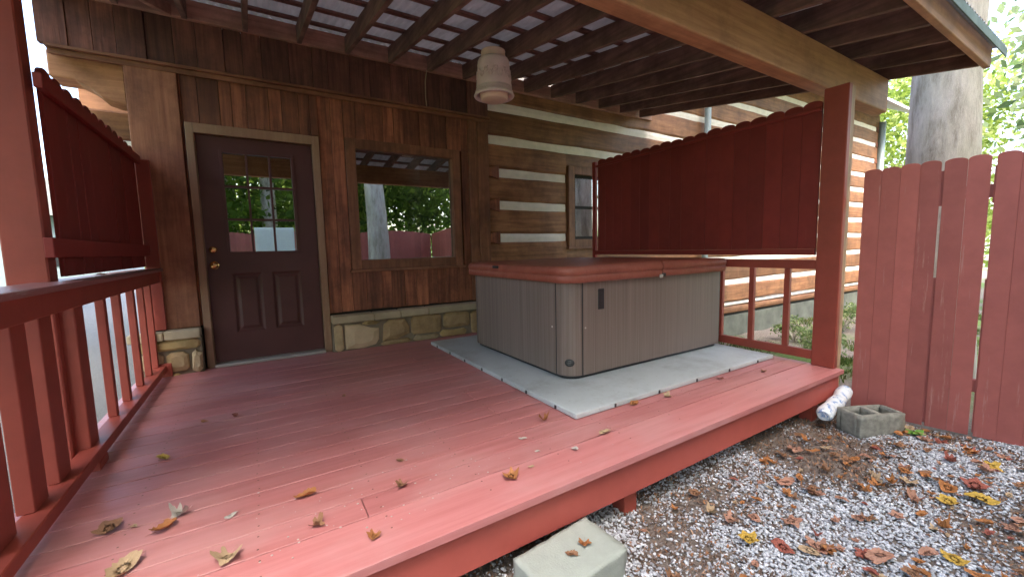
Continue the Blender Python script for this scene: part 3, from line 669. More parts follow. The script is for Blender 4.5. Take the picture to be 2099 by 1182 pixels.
m.v = [(TX0+TR+.02+a, TY0-.001-c, .42+b) for a, b, c in m.v]; q2 = MB(); q2.lathe([(0, .004), (.006, .003), (.007, 0)], (0, 0, 0), 10); q2.v = [(TX0-.001-c, TY0+TR+.05+a, .42+b) for a, b, c in q2.v]; m.add(q2.v, q2.f); m.build('screws', 'strap', tub)
MB().box(2.150, 2.212, TY0-.007, TY0-.0005, .545, .70).build('control_label', 'black', tub, bevel=.003)
# round emblem on the corner
em = MB(); em.lathe([(0, .005), (.026, .005), (.031, .003), (.032, -.004)], (0, 0, 0), 28)
an = radians(225); ex, ey = TX0+TR+(TR-.003)*cos(an), TY0+TR+(TR-.003)*sin(an); tdir = Vector((-sin(an), cos(an), 0)); nd_ = Vector((cos(an), sin(an), 0))
em.v = [tuple(Vector((ex, ey, .165))+tdir*a*1.15+Vector((0, 0, b*.9))+nd_*c) for a, b, c in em.v]; emb = em.build('emblem', 'black', tub, smooth=True)
em = MB()
for (a0, b0, a1, b1) in [(-.018, -.006, .016, .004), (-.012, .010, .014, .014), (-.010, -.014, .012, -.012)]:
    em.prism([tuple(Vector((ex, ey, .165))+tdir*a+Vector((0, 0, b))+nd_*.0052) for a, b in ((a0, b0), (a1, b1), (a1, b1+.004), (a0, b0+.004))], tuple(nd_*.001))
em.build('emblem_mark', 'logo', tub)
# cover: two folded halves with stitched skirt
LX0, LX1, LY0, LY1, FX = 1.815, 3.845, -2.375, -.71, 2.835
def lidhalf(name, x0, x1, rl0, rr0):
    m = MB(); n = 8
    prof = [(.020, .757), (.004, .762), (.002, .79), (.004, .808), (.013, .812), (.004, .816), (.0, .84), (.004, .862), (.018, .874), (.05, .877), (.3, .884)]
    rings = []
    for ins, z in prof:
        P = []
        for cx, cy, a0, rad, sx, sy in ((x1, LY0, -pi/2, rr0, -1, 1), (x1, LY1, 0, rr0, -1, -1), (x0, LY1, pi/2, rl0, 1, -1), (x0, LY0, pi, rl0, 1, 1)):
            fold = (rad < .05); i2 = min(ins, .012) if fold else ins
            rad2 = max(rad-ins, .01) if not fold else .012
            for k in range(n+1):
                a = a0+pi/2*k/n; P.append((cx+sx*(i2+rad2)+rad2*cos(a), cy+sy*(ins+rad2)+rad2*sin(a), z+(.012 if fold and z > .87 else 0)))
        rings.append(P)
    k = len(rings[0]); m.add([p for R_ in rings for p in R_], [(i*k+j, i*k+(j+1) % k, (i+1)*k+(j+1) % k, (i+1)*k+j) for i in range(len(rings)-1) for j in range(k)]+[tuple(range(k))[::-1], tuple((len(rings)-1)*k+j for j in range(k))])
    o = m.build(name, 'vinyl', tub, smooth=True); return o
lidhalf('cover', LX0, FX-.004, .15, .01); lidhalf('cover', FX+.004, LX1, .01, .15)
MB().box(FX-.006, FX+.03, LY0-.004, LY0+.05, .756, .785).build('fold_notch', 'black', tub, bevel=.004)
MB().box(FX-.05, FX-.008, LY0-.006, LY0+.004, .748, .775).build('strap', 'strap', tub, bevel=.004)
MB().box(LX0-.006, LX0+.006, -1.43, -1.33, .838, .862).build('handle', 'black', tub, bevel=.004)

# ------------------------------------------------------------------ fences
def fence(name, label, p0, p1, z0, zt, seed, gaps, rails=True, skip=()):
    p0, p1 = Vector((*p0, 0)), Vector((*p1, 0)); L = (p1-p0).length; d = (p1-p0).normalized(); nrm = Vector((-d.y, d.x, 0))
    t = thing(name, label, 'fence', (p0.x, p0.y, z0))
    m = MB(); pickets(m, 'run', 0, 0, L, z0, zt, .1045, gaps, .018, seed, .003, run=(p0, d, nrm), skip=skip)
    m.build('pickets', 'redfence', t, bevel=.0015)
    if skip:
        bb = MB()
        for s_ in (.43, .70):
            for (za, zb) in ((z0+.02, z0+1.08), (z0+1.58, z0+1.82)):
                a = p0+d*(s_-.05)+nrm*.0205; b = p0+d*(s_+.07)+nrm*.0205; e = nrm*.0
                bb.hexa([(*q_[:2], za) for q_ in (a, b, b+nrm*.012, a+nrm*.012)]+[(*q_[:2], zb) for q_ in (a, b, b+nrm*.012, a+nrm*.012)])
        bb.build('backing_boards', 'redfence', t)
    for zz in (z0+.3, z0+1.62):
        rm_ = MB(); a = p0+nrm*.034; b = p1+nrm*.034; e = nrm*.038
        rm_.hexa([(*q_[:2], zz) for q_ in (a, b, b+e, a+e)]+[(*q_[:2], zz+.085) for q_ in (a, b, b+e, a+e)]); rm_.build('rail', 'redfence', t)
    k = 0
    while k <= L-.1:
        c = p0+d*(k+1.0)+nrm*.074; e = d*.09; h = nrm*.09
        MB().hexa([(*q_[:2], z0-.2) for q_ in (c, c+e, c+e+h, c+h)]+[(*q_[:2], z0+1.7) for q_ in (c, c+e, c+e+h, c+h)]).build('fence_post', 'redfence', t); k += 2.4
    return t
def ftop(a): return 1.545+.03*math.sin(a*.9)
fence('picket_fence', 'tall red picket fence with rounded tops running from the porch corner to the right edge', (3.985, -3.29), (4.80, -7.9), -.34, ftop, 31, [.0005, .001], skip={3: .014, 5: .022})
fence('picket_fence', 'red picket fence with rounded tops closing the yard, seen mirrored in the window', (4.78, -7.95), (-1.2, -7.95), -.36, lambda a: 1.52+.10*abs(math.sin(a*1.3)), 32, [.002])

# ------------------------------------------------------------------ small things
def rot_thing(t, deg): t.rotation_euler[2] = radians(deg)
def block(name, sx, sy, sz, mat, label, loc, deg, tilt=0, bevel=.008):
    m = MB(); N = 14; 
    m.box(-sx/2, sx/2, -sy/2, sy/2, 0, sz); o = m.build(name, mat, None, bevel=bevel, seg=3); o.location = loc; o.rotation_euler = (radians(tilt), 0, radians(deg)); return tag(o, label, 'concrete block')
block('concrete_block', .41, .235, .16, 'whiteblock', 'smooth pale concrete block lying on the gravel in front of the deck', (.985, -3.385, -.355), 5, 3, bevel=.012)
# cinder block with two hollow cells
m = MB(); sx, sy, sz = .35, .185, .165; t_ = .028
cells = [(-sx/2+t_, -.018, -sy/2+t_, sy/2-t_), (.018, sx/2-t_, -sy/2+t_, sy/2-t_)]
xs_ = [-sx/2, -sx/2+t_, -.018, .018, sx/2-t_, sx/2]
m.box(-sx/2, sx/2, -sy/2, -sy/2+t_, 0, sz); m.box(-sx/2, sx/2, sy/2-t_, sy/2, 0, sz)
for a, b in ((-sx/2, -sx/2+t_), (-.018, .018), (sx/2-t_, sx/2)): m.box(a, b, -sy/2+t_, sy/2-t_, 0, sz)
m.box(-sx/2+t_, sx/2-t_, -sy/2+t_, sy/2-t_, .05, .11)
cbk = m.build('cinder_block', 'cinder', None, bevel=.006); cbk.location = (3.65, -3.515, -.355); cbk.rotation_euler = (0, 0, radians(-25))
tag(cbk, 'rough grey cinder block with hollow cells lying by the fence', 'concrete block')
from mathutils import noise as mnoise
def roughen(o, cuts, amp, chips):
    bm = bmesh.new(); bm.from_mesh(o.data); bmesh.ops.subdivide_edges(bm, edges=bm.edges, cuts=cuts, use_grid_fill=True); bm.normal_update()
    ext = [max(v.co[i] for v in bm.verts) for i in range(3)]; mn = [min(v.co[i] for v in bm.verts) for i in range(3)]
    for v in bm.verts:
        k = amp*mnoise.noise(v.co*28)+amp*.6*mnoise.noise(v.co*75)
        edge = sum(1 for i in range(3) if abs(v.co[i]-ext[i]) < 1e-4 or abs(v.co[i]-mn[i]) < 1e-4)
        if edge >= 2: k -= chips*(.35+max(0, mnoise.noise(v.co*17+Vector((3, 1, 7))))*1.6)
        v.co += v.normal*k
    bm.to_mesh(o.data); bm.free(); o.modifiers.clear()
    for q_ in o.data.polygons: q_.use_smooth = True
roughen(bpy.data.objects['concrete_block'], 13, .0022, .006)
roughen(cbk, 5, .003, .005)
# rolled newspaper in a plastic sleeve
def paper_mat():
    m, t, p = newmat('printed_plastic_sleeve')
    v, _ = coords(t, (1, 1, 1), False); n = noise(t, v, 22, 3); rp = ramp(t, [(.45, (.75, .78, .80)), (.56, (.62, .68, .75)), (.62, (.15, .28, .55)), (.68, (.74, .77, .80))]); t.links.new(n, rp.inputs[0])
    t.links.new(rp.outputs[0], p.inputs['Base Color']); p.inputs['Roughness'].default_value = .25; bump(t, p, noise(t, v, 30, 4), .5, .01); return m
M['paper'] = paper_mat()
m = MB(); n = 18; pts = []; rad = []
for k in range(n+1):
    s_ = k/n; pts.append((-.24+.48*s_, .004*sin(s_*9), .05+.004*sin(s_*7))); rad.append(.050+.004*sin(s_*17)+(-.012 if k in (0,) else 0)+(-.02 if k == n else 0))
m.tube(pts, rad, 22); pp = m.build('rolled_newspaper', 'paper', None, smooth=False); pp.location = (3.665, -3.305, -.25); pp.rotation_euler = (0, radians(-11), radians(3))
tag(pp, 'white and blue rolled newspaper in plastic lying between deck corner and cinder block', 'newspaper')

# ------------------------------------------------------------------ leaves
LM = {}
def leafmat(key, c1, c2):
    m, t, p = newmat(key+'_dry_leaf'); v, _ = coords(t, (1, 1, 1), False); n = noise(t, v, 38, 5, .7); rp = ramp(t, [(.3, c1), (.7, c2)]); t.links.new(n, rp.inputs[0])
    t.links.new(rp.outputs[0], p.inputs['Base Color']); p.inputs['Roughness'].default_value = .7; bump(t, p, n, .5, .004)
    M['leaf_'+key] = m
leafmat('orange', (.26, .09, .025), (.48, .20, .06)); leafmat('brown', (.15, .07, .035), (.36, .18, .09)); leafmat('yellow', (.38, .22, .03), (.58, .38, .06))
leafmat('red', (.20, .05, .035), (.38, .11, .07)); leafmat('tan', (.32, .21, .12), (.55, .40, .24)); leafmat('pale', (.40, .35, .30), (.62, .58, .52)); leafmat('green', (.08, .22, .03), (.20, .42, .06)); leafmat('peach', (.30, .14, .09), (.45, .24, .16))
def leaf_mesh(kind, seed, curl, lobes):
    R_ = random.Random(seed); n = 40; V = [(0, 0, .09*sin(2*seed)+.05)]
    rings = (.35, .7, 1)
    for rg in rings:
        for k in range(n):
            a = 2*pi*k/n
            if lobes: b = .66+.34*abs(cos(a*2.5))**1.5; b *= (1.05 if abs(a-pi) > .5 else .7); b *= 1+.07*cos(a*11+seed)
            else: b = sqrt(1/((cos(a))**2+(sin(a)/.55)**2))*(1+.06*cos(9*a))
            b *= 1+R_.uniform(-.05, .05)*(rg == 1)
            x, y = cos(a)*b*rg, sin(a)*b*rg
            z = curl*(y*y*1.1+.25*x*x)+.10*sin(3*x+seed)*rg+.09*sin(4*y+2*seed+x*2)+R_.uniform(-.03, .03)*rg
            V.append((x, y, z+.05))
    F = [(0, 1+k, 1+(k+1) % n) for k in range(n)]+[(1+i*n+k, 1+i*n+(k+1) % n, 1+(i+1)*n+(k+1) % n, 1+(i+1)*n+k) for i in range(2) for k in range(n)]
    b0 = len(V); V += [(-.5, 0, .10), (-.5, .03, .12), (-1.25, .12, .14), (-1.25, .10, .16)]; F.append((b0, b0+1, b0+3, b0+2))
    zm = min(v[2] for v in V); V = [(a, b, c-zm) for a, b, c in V]
    me = bpy.data.meshes.new('fallen_leaf'); me.from_pydata(V, [], [q_[::-1] for q_ in F]); me.materials.append(M['leaf_'+kind])
    for q_ in me.polygons: q_.use_smooth = True
    return me
LMESH = {}
def leaf(kind, x, y, z, size, seed, label, group=None, lobes=None, curl=None):
    R_ = random.Random(seed); v = seed % 3; lb_ = (seed % 2 == 0) if lobes is None else lobes; cu_ = curl if curl is not None else R_.choice([.25, .7, 1.1]); key = (kind, v, lb_, cu_)
    if key not in LMESH: LMESH[key] = leaf_mesh(kind, v*3+len(LMESH), cu_, lb_)
    o = bpy.data.objects.new('fallen_leaf', LMESH[key]); COL.objects.link(o); o.location = (x, y, z); o.scale = (size*.82,)*3
    o.rotation_euler = (R_.uniform(-.12, .12), R_.uniform(-.12, .12), R_.uniform(0, 6.28)); tag(o, label, 'leaf', group); return o
DL = [('yellow', -.466, -1.957, .045, 'yellow curled leaf on the deck boards near the left railing', 0, .7), ('orange', -.334, -1.517, .028, 'small orange leaf on the deck boards facing the door, left of a dark red leaf', 0, .7), ('red', -.18, -1.518, .036, 'dark red folded leaf standing up on the deck in front of the door', 0, 1.1),
 ('orange', .108, -2.726, .052, 'rusty folded leaf on the left half of the deck near the white specks', 0, 1.1), ('pale', -.323, -2.578, .045, 'greyish leaf with raised tips above the rusty curled leaf near the left railing', 1, 1.1), ('orange', -.363, -2.659, .058, 'long curled rust-brown leaf in the lower left of the deck', 0, 1.1),
 ('brown', -.535, -2.548, .055, 'faded brown leaf lying flat against the shadow of the left railing', 1, .25), ('pale', -.151, -2.704, .030, 'small whitish leaf flat on the deck left of the white specks', 0, .25), ('brown', .124, -2.956, .034, 'small crumpled brown leaf among white specks on the deck', 1, 1.1),
 ('orange', .291, -3.136, .030, 'small orange leaf close to the front edge of the deck, lowest in view', 1, .7), ('tan', -.15, -2.969, .052, 'pale tan maple leaf with a thin stem near the bottom of the picture', 1, .7), ('tan', -.436, -2.837, .068, 'large greenish tan curled leaf at the lower left corner of the deck', 0, 1.1),
 ('orange', 1.377, -2.686, .042, 'orange crumpled leaf on the deck left of the pad corner', 1, 1.1), ('pale', 1.143, -2.81, .028, 'white papery leaf on the middle of the deck', 0, .7), ('pale', 1.128, -2.966, .020, 'tiny white leaf scrap below the white papery leaf', 0, .7),
 ('pale', 1.293, -3.055, .024, 'small whitish leaf standing near the deck edge below the pad corner', 0, 1.1), ('tan', 1.549, -3.007, .050, 'long tan leaf with an orange tip near the deck edge, right of the pad corner', 0, .7), ('orange', .897, -3.084, .046, 'orange yellow leaf with a dark stem near the deck edge, left of the whitish scraps', 1, .7),
 ('brown', .469, -2.877, .034, 'grey-brown dry leaf on the middle deck boards, left of the orange yellow leaf', 1, .7), ('orange', 1.995, -2.815, .046, 'orange upturned leaf leaning on the front edge of the grey pad', 0, 1.1), ('tan', 2.28, -2.85, .040, 'tan crumpled leaf by the front edge of the pad, right of the orange one', 1, .7),
 ('red', 2.904, -2.84, .042, 'reddish brown flat leaf on the deck in front of the right half of the pad', 0, .25), ('brown', .525, -2.662, .026, 'faint brown leaf scrap on the middle of the deck', 0, .25), ('brown', .461, -1.545, .028, 'small dark brown leaf on the deck between door and pad', 0, .7),
 ('tan', 1.017, -3.067, .020, 'tiny yellowish leaf beside the orange yellow leaf at the deck edge', 0, .25), ('brown', 3.337, -2.935, .040, 'brown leaf on the deck between the pad corner and the right post', 0, .7), ('tan', -.462, -2.571, .020, 'little greenish scrap between the faded brown and the greyish leaf', 0, .7),
 ('brown', -.72, -.9, .03, 'tiny dry leaf on top of the left railing cap', 0, .7)]
for k, (kd, x, y, s, lab, lo, cu) in enumerate(DL):
    z = .004
    if k == len(DL)-1: z = .913; x = -.79; y = -1.2
    leaf(kd, x, y, z, s, k+3, lab, 'fallen leaves on the deck', bool(lo), cu)
leaf('brown', .98, -3.40, -.195, .032, 4, 'brown leaf lying on top of the pale concrete block, left one of two', 'leaves on the pale block', False, .7)
leaf('orange', 1.06, -3.385, -.194, .034, 7, 'orange-brown leaf lying on top of the pale concrete block, right one of two', 'leaves on the pale block', True, .25)
# leaves on the gravel
GL = [('green', 3.80, -3.72, .085), ('peach', 2.459, -3.506, .075), ('yellow', 1.82, -3.645, .052), ('red', 1.898, -3.752, .062), ('yellow', 3.563, -4.102, .06), ('yellow', 3.082, -4.143, .075), ('yellow', 2.412, -4.179, .055), ('orange', 3.023, -3.633, .055), ('brown', 2.492, -3.614, .05), ('orange', 3.10, -4.02, .08), ('red', 3.2, -4.10, .07), ('peach', 2.2, -4.0, .08), ('peach', 2.05, -3.83, .07)]
GLAB = {'green': 'bright green lobed leaf lying on the gravel beside the cinder block', 'peach': 'pinkish brown broad fallen leaf on the gravel in front of the deck', 'yellow': 'bright yellow fallen leaf on the gravel in front of the deck', 'red': 'brick red fallen leaf on the gravel in front of the deck', 'orange': 'orange fallen leaf on the gravel in front of the deck', 'brown': 'dull brown fallen leaf on the gravel in front of the deck', 'tan': 'light tan fallen leaf on the gravel in front of the deck'}
R_ = random.Random(77)
while len(GL) < 295:
    x = .6+3.8*R_.random()**.75; y = -3.15-1.35*R_.random()**.8
    if x > 3.98+(-3.3-y)*.177: continue
    if y > -3.27 and R_.random() < .8: continue
    if .75 < x < 1.22 and -3.53 < y < -3.24: continue
    if 3.42 < x < 3.86 and -3.64 < y < -3.30: continue
    if x < 1.9 and R_.random() < .55: continue
    GL.append((R_.choices(['orange', 'brown', 'peach', 'red', 'tan', 'yellow'], [6, 6, 6, 2, 3, .3])[0], x, y, .016+.04*R_.random()**1.6))
for k, (kd, x, y, s) in enumerate(GL):
    word = {'peach': 'pinkish brown', 'yellow': 'bright yellow', 'red': 'brick red', 'orange': 'orange', 'brown': 'dull brown', 'tan': 'light tan', 'green': ''}[kd]
    size_ = 'tiny' if s < .026 else 'small' if s < .038 else 'middling' if s < .05 else 'broad'
    shape = 'lobed' if (100+k) % 2 == 0 else 'oval'
    dfn = 3.98+(-3.3-y)*.177-x
    zone = 'against the deck edge' if y > -3.42 and x < 3.3 else 'at the foot of the fence' if dfn < .35 else 'near the pale block' if x < 1.6 else 'near the cinder block' if x > 3.0 and y > -3.75 else 'at the bottom edge of the picture' if y < -4.05+.1*(x-2.5) and x < 3.2 else 'in the brown mulch' if x > 2.2 and y > -3.8 else 'in the open middle of the yard'
    lab = GLAB[kd] if kd == 'green' else f'{size_} {word} {shape} leaf {zone}, lying on the gravel'
    leaf(kd, x, y, float(gz(x, y))+.014+.004*(k % 3), s, 100+k, lab, None if kd == 'green' else lab, lobes=(True if kd == 'green' else None), curl=(.25 if s > .05 else None))

# ------------------------------------------------------------------ gravel, mulch (stuff)
def hashnoise(x, y):
    def n2(x, y, s, o):
        return np.sin(x*s*1.3+o+2*np.sin(y*s*.7+o*2))*np.sin(y*s*1.1-o+2*np.sin(x*s*.9+o))
    return n2(x, y, 2.1, 1.3)+.6*n2(x, y, 4.7, 2.9)+.35*n2(x, y, 10.3, .7)
def scatter(N, x0, x1, y0, y1):
    x = rng.uniform(x0, x1, N); y = rng.uniform(y0, y1, N); return x, y
ico = bmesh.new(); bmesh.ops.create_icosphere(ico, subdivisions=1, radius=1); IV = np.array([v.co[:] for v in ico.verts]); IF = np.array([[v.index for v in q_.verts] for q_ in ico.faces]); ico.free()
x, y = scatter(75000, .3, 4.9, -4.7, -3.0); msk = hashnoise(x, y)-.9*sst(x, 2.0, 3.2)*sst(y, -4.2, -3.5)*.9+.35*(x < 1.9)+.38*rng.standard_normal(len(x)) > -.42
fx = 3.99+(-3.3-y)*.177; msk &= (x < fx)
x, y = x[msk], y[msk]; N = len(x)
sc = rng.uniform(.004, .0105, (N, 1))*np.array([1, .8, .6])*rng.uniform(.8, 1.25, (N, 3)); jit = rng.uniform(.75, 1.2, (N, 12, 1))
P = IV[None]*jit*sc[:, None, :]; an = rng.uniform(0, 6.28, N); tl = rng.uniform(-.6, .6, N)
ca, sa = np.cos(an)[:, None], np.sin(an)[:, None]; ct, st_ = np.cos(tl)[:, None], np.sin(tl)[:, None]
X = P[..., 0]; Y = P[..., 1]*ct-P[..., 2]*st_; Z = P[..., 1]*st_+P[..., 2]*ct
V = np.stack([X*ca-Y*sa+x[:, None], X*sa+Y*ca+y[:, None], Z+(gz(x, y)+rng.uniform(.002, .011, N))[:, None]], 2).reshape(-1, 3)
F = (IF[None]+(np.arange(N)*12)[:, None, None]).reshape(-1, 3)
tag(npmesh('gravel', V, F, 'gravel'), 'grey and white crushed stone gravel in front of the deck', 'gravel', kind='stuff')
x, y = scatter(31000, .3, 4.9, -4.7, -2.9); msk = (x < 3.99+(-3.3-y)*.177) & (hashnoise(x, y)-.9*sst(x, 2.0, 3.2)*sst(y, -4.2, -3.5)+.35*(x < 1.9) < .25); x, y = x[msk], y[msk]; N = len(x)
L_ = rng.uniform(.004, .022, N); Wd = rng.uniform(.001, .0045, N); an = rng.uniform(0, 6.28, N); dz = rng.uniform(-.006, .012, N); zb = gz(x, y)+rng.uniform(.003, .017, N)
dx, dy = np.cos(an), np.sin(an)
cs = [(-1, -1), (1, -1), (1, 1), (-1, 1)]
V = np.stack([np.stack([x+a*L_/2*dx-b*Wd*dy, y+a*L_/2*dy+b*Wd*dx, zb+a*dz+b*.001], 1) for a, b in cs], 1).reshape(-1, 3)
tag(npmesh('mulch', V, np.arange(4*N).reshape(-1, 4), 'mulch'), 'brown mulch, twigs and crumbled leaves between the gravel patches', 'mulch', kind='stuff')
# white specks on the deck
x = np.concatenate([rng.normal(.35, .35, 60), rng.uniform(-.2, 3.6, 60)]); y = np.concatenate([rng.normal(-2.9, .12, 60), rng.uniform(-3.2, -1.2, 60)]); k = (y > -3.22); x, y = x[k], y[k]; N = len(x)
V = (IV[None]*rng.uniform(.0012, .0042, (N, 1, 1))*np.array([1.3, 1, .5])+np.stack([x, y, np.full(N, .0025)], 1)[:, None]).reshape(-1, 3)
tag(npmesh('debris_specks', V, (IF[None]+(np.arange(N)*12)[:, None, None]).reshape(-1, 3), 'strap'), 'tiny pale specks of debris scattered on the deck boards', 'debris', kind='stuff')
# grass tufts beyond the right railing and on the left bank
def grass(name, x0, x1, y0, y1, N, h, lab):
    x, y = scatter(N, x0, x1, y0, y1); k = hashnoise(x*.5, y*.5) > -.25; x, y = x[k], y[k]; N = len(x); a = rng.uniform(0, 6.28, N); hh = rng.uniform(.3, 1, N)*h; w_ = .006+.004*rng.random(N); lx_ = rng.normal(0, .4, (N, 2))*hh[:, None]
    z = gz(x, y); V = np.stack([np.stack([x-w_*np.cos(a), y-w_*np.sin(a), z], 1), np.stack([x+w_*np.cos(a), y+w_*np.sin(a), z], 1), np.stack([x+lx_[:, 0], y+lx_[:, 1], z+hh], 1)], 1).reshape(-1, 3)
    tag(npmesh(name, V, np.arange(3*N).reshape(-1, 3), 'grass'), lab, 'grass', kind='stuff')
grass('grass', 4.3, 15, -3.0, .0, 26000, .10, 'patchy green grass with fallen leaves along the cabin wall right of the deck')
grass('grass', -16, -6.5, -6, 14, 40000, .12, 'bright green grass on the bank left of the gravel drive')

# ------------------------------------------------------------------ trees
def crown_mesh(seed, N, rad, leafsize, nclump, mat, name='crown'):
    g = np.random.default_rng(seed); cc = g.normal(0, 1, (nclump, 3)); cc /= np.linalg.norm(cc, axis=1)[:, None]; cc *= g.uniform(.35, 1, (nclump, 1))**.6*np.array(rad)
    ci = g.integers(0, nclump, N); P = cc[ci]+g.normal(0, .17, (N, 3))*np.array(rad)
    a = g.normal(0, 1, (N, 3)); a /= np.linalg.norm(a, axis=1)[:, None]; b = np.cross(a, g.normal(0, 1, (N, 3))); b /= np.linalg.norm(b, axis=1)[:, None]; b *= .6
    s = (leafsize*g.uniform(.6, 1.3, N))[:, None]
    V = np.stack([P-a*s, P+b*s*.8, P+a*s, P-b*s*.8], 1).reshape(-1, 3)
    return V, np.arange(4*N).reshape(-1, 4)
def tree(label, x, y, h, tr, crown_c, rad, N, ls, mat, seed, lean=(0, 0), limbs=7, nclump=40, group=None):
    z0 = float(gz(x, y)); R_ = random.Random(seed); t = thing('tree', label, 'tree', (x, y, z0), group)
    m = MB(); n = 10; pts = [(x+lean[0]*(k/n)**1.3+.03*sin(k+seed), y+lean[1]*(k/n)**1.3+.03*cos(k*1.3+seed), z0-.1+h*k/n) for k in range(n+1)]
    m.tube(pts, [tr*(1.22 if k == 0 else 1)*(1-.6*k/n) for k in range(n+1)], 20)
    for k in range(limbs):
        i = R_.randint(5, 9); p = Vector(pts[i]); a = R_.uniform(0, 6.28); ln = rad[0]*R_.uniform(.6, .95); d = Vector((cos(a), sin(a), R_.uniform(.3, .9)))
        m.tube([p, p+d*ln*.35+Vector((0, 0, .1)), p+d*ln*.7, p+d*ln+Vector((0, 0, .3))], [tr*.3, tr*.2, tr*.12, .01], 8)
    m.build('trunk', 'bark', t, smooth=True)
    V, F = crown_mesh(seed, N, rad, ls, nclump, mat); V = V+np.array([crown_c[0]-x, crown_c[1]-y, crown_c[2]-z0]); npmesh('crown', V, F, mat, t)
    return t
tree('thick pale grey tree trunk rising behind the right fence beside the porch roof', 6.75, -3.09, 9, .37, (6.9, -3.2, 9.6), (3.4, 3.4, 2.4), 9000, .10, 'leafgreen', 1, lean=(.15, -.05))
tree('bright yellow-green leafy tree seen between the porch post and the thick trunk', 20.5, .4, 6, .14, (20.5, .5, 3.6), (2.8, 2.5, 4.0), 14000, .11, 'leafbright', 2)
tree('green leafy tree right of the thick trunk with sky showing through its crown', 12.5, -4.6, 9, .16, (12.3, -4.7, 4.6), (2.0, 2.2, 3.0), 3200, .11, 'leafpale', 3, limbs=9)
tree('darker leafy tree further back at the right edge of the picture', 21, -5.2, 10, .2, (20.5, -5.4, 5), (3.6, 3.6, 3.6), 5000, .13, 'leafpale', 4)
tree('low dark green tree beyond the fence at the right edge', 17, -4.1, 4, .1, (16.8, -4.3, 1.6), (2.6, 1.6, 1.6), 6000, .12, 'leafgreen', 14)
tree('forked pale trunk tree standing inside the yard, seen mirrored in the window', 2.75, -6.3, 8, .30, (2.9, -6.8, 8.6), (3.0, 3.0, 2.0), 6000, .11, 'leafgreen', 5, lean=(-.25, 0))
tree('leafy tree beyond the yard fence, left one mirrored in the door panes', -.6, -13, 9, .2, (-.6, -13, 4.6), (4.2, 3, 4.0), 11000, .15, 'leafgreen', 6)
tree('leafy tree beyond the yard fence, mirrored in the right half of the window', 6.2, -14, 9, .2, (6.2, -14, 4.4), (4.2, 3, 4.2), 11000, .15, 'leafgreen', 7)
tree('bushy tree beyond the yard fence, mirrored in the middle of the window', 2.6, -16, 8, .2, (2.6, -16, 3.6), (4, 3, 3.6), 10000, .16, 'leafbright', 8)
tree('bright green tree far behind the left railing', -9.5, 9.5, 7, .15, (-9.5, 9.5, 4.0), (3.2, 3.2, 3.0), 9000, .15, 'leafbright', 9)
tree('slim tree on the left bank behind the thick red post', -12, 3.5, 8, .16, (-12, 3.5, 5.0), (3, 3, 3.2), 8000, .15, 'leafbright', 10)
tree('dark green tree left of the drive at the picture edge', -15, -1.5, 9, .18, (-15, -1.5, 4.4), (3.4, 3.4, 3.8), 8000, .16, 'leafgreen', 11)
tree('tall tree added beyond the yard fence behind the camera to block sky light', .5, -11, 12, .25, (.5, -11, 8.2), (4.5, 3, 4.0), 9000, .16, 'leafgreen', 21)  # added behind the camera to darken the porch by blocking low sky
tree('tall tree added beyond the corner of the yard fence to block sky light', 8.5, -9, 12, .25, (8.5, -9, 6.6), (3.5, 3, 4.4), 9000, .16, 'leafgreen', 22)  # also added out of view, cuts sky light from the right
tree('tall tree added by the drive left of the yard to block sky light', -6.5, -8, 12, .25, (-6.5, -8, 6.4), (3.5, 3.5, 4.4), 9000, .16, 'leafgreen', 23)  # added out of view, cuts sky light from the front left
tree('tall tree added left of the porch, out of the frame, to shade the drive', -5.6, .6, 11, .25, (-4.2, 1.5, 8.8), (4.2, 4.5, 2.2), 9000, .16, 'leafgreen', 24)  # added outside the frame so its crown shades the gravel drive
tree('tall unseen tree added behind the house corner to shade the drive', -6.8, 7.5, 11, .25, (-5.6, 8.0, 8.8), (4.2, 4.0, 2.2), 7000, .16, 'leafgreen', 25)  # second unseen crown added for shade on the far drive
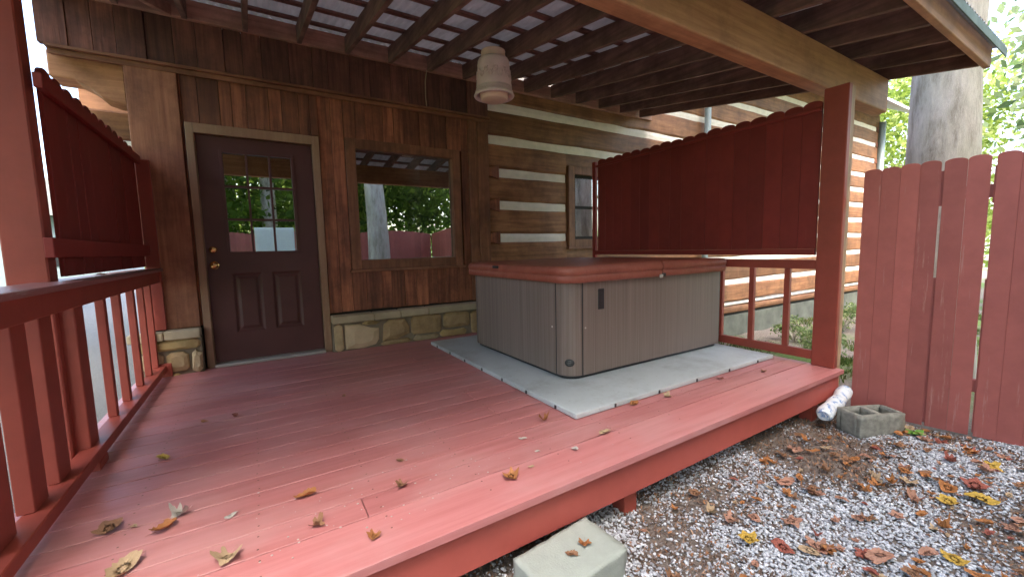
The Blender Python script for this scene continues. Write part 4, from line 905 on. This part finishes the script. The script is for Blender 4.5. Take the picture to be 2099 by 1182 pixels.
# shrubs by the cabin wall, right of the deck
def shrub(label, x, y, rad, N, seed, mat='leafgreen'):
    z0 = float(gz(x, y)); t = thing('shrub', label, 'shrub', (x, y, z0)); m = MB(); R_ = random.Random(seed)
    for k in range(6):
        a = R_.uniform(0, 6.28); m.tube([(x, y, z0-.02), (x+cos(a)*rad*.4, y+sin(a)*rad*.4, z0+rad*.7), (x+cos(a)*rad*.8, y+sin(a)*rad*.8, z0+rad*1.1)], [.012, .008, .004], 6)
    m.build('stems', 'bark', t); V, F = crown_mesh(seed, N, (rad, rad, rad*.7), .035, 14, mat); V = V+np.array([0, 0, rad*.75]); npmesh('foliage', V, F, mat, t)
shrub('small green shrub growing against the cabin foundation, seen between the balusters', 8.6, -.9, .34, 500, 51, 'leafpale')
shrub('leafy weed clump near the corner post, seen through the gap by the fence', 7.4, -1.75, .30, 500, 52, 'leafpale')
shrub('low green shrub farther along the cabin foundation', 10.4, -1.0, .4, 600, 53, 'leafpale')
# white cabinet in the yard (shows in the door's panes)
wc = thing('utility_cabinet', 'white metal cabinet standing before the yard fence, mirrored in the door panes', 'cabinet', (.42, -6.9, -.36))
MB().box(.02, .84, -7.25, -6.75, -.34, 1.62).build('body', 'cabinet', wc, bevel=.01); MB().box(.04, .425, -6.748, -6.73, -.28, 1.58).build('cabinet_door', 'cabinet', wc, bevel=.006); MB().box(.435, .82, -6.748, -6.73, -.28, 1.58).build('cabinet_door', 'cabinet', wc, bevel=.006)
MB().box(.445, .46, -6.728, -6.70, .4, .6).build('handle', 'black', wc, bevel=.003)
# far house across the drive, left of the porch
hs = thing('house', 'small grey house across the drive, glimpsed between the left balusters', 'house', (-9, 20, 0))
MB().box(-12, -5, 18, 24, -.5, 2.6).build('wall', 'pipe', hs); MB().prism([(-12.4, 17.5, 2.6), (-12.4, 24.5, 2.6), (-12.4, 21, 4.4)], (7.8, 0, 0)).build('roof', 'foundation', hs)
for x in (-10.5, -8.5, -6.5): MB().box(x-.4, x+.4, 17.97, 18.0, .7, 1.8).build('window', 'black', hs)
for o in bpy.data.objects:                    # parts carry no category
    if o.parent:
        for k in ('category', 'group'):
            if k in o: del o[k]
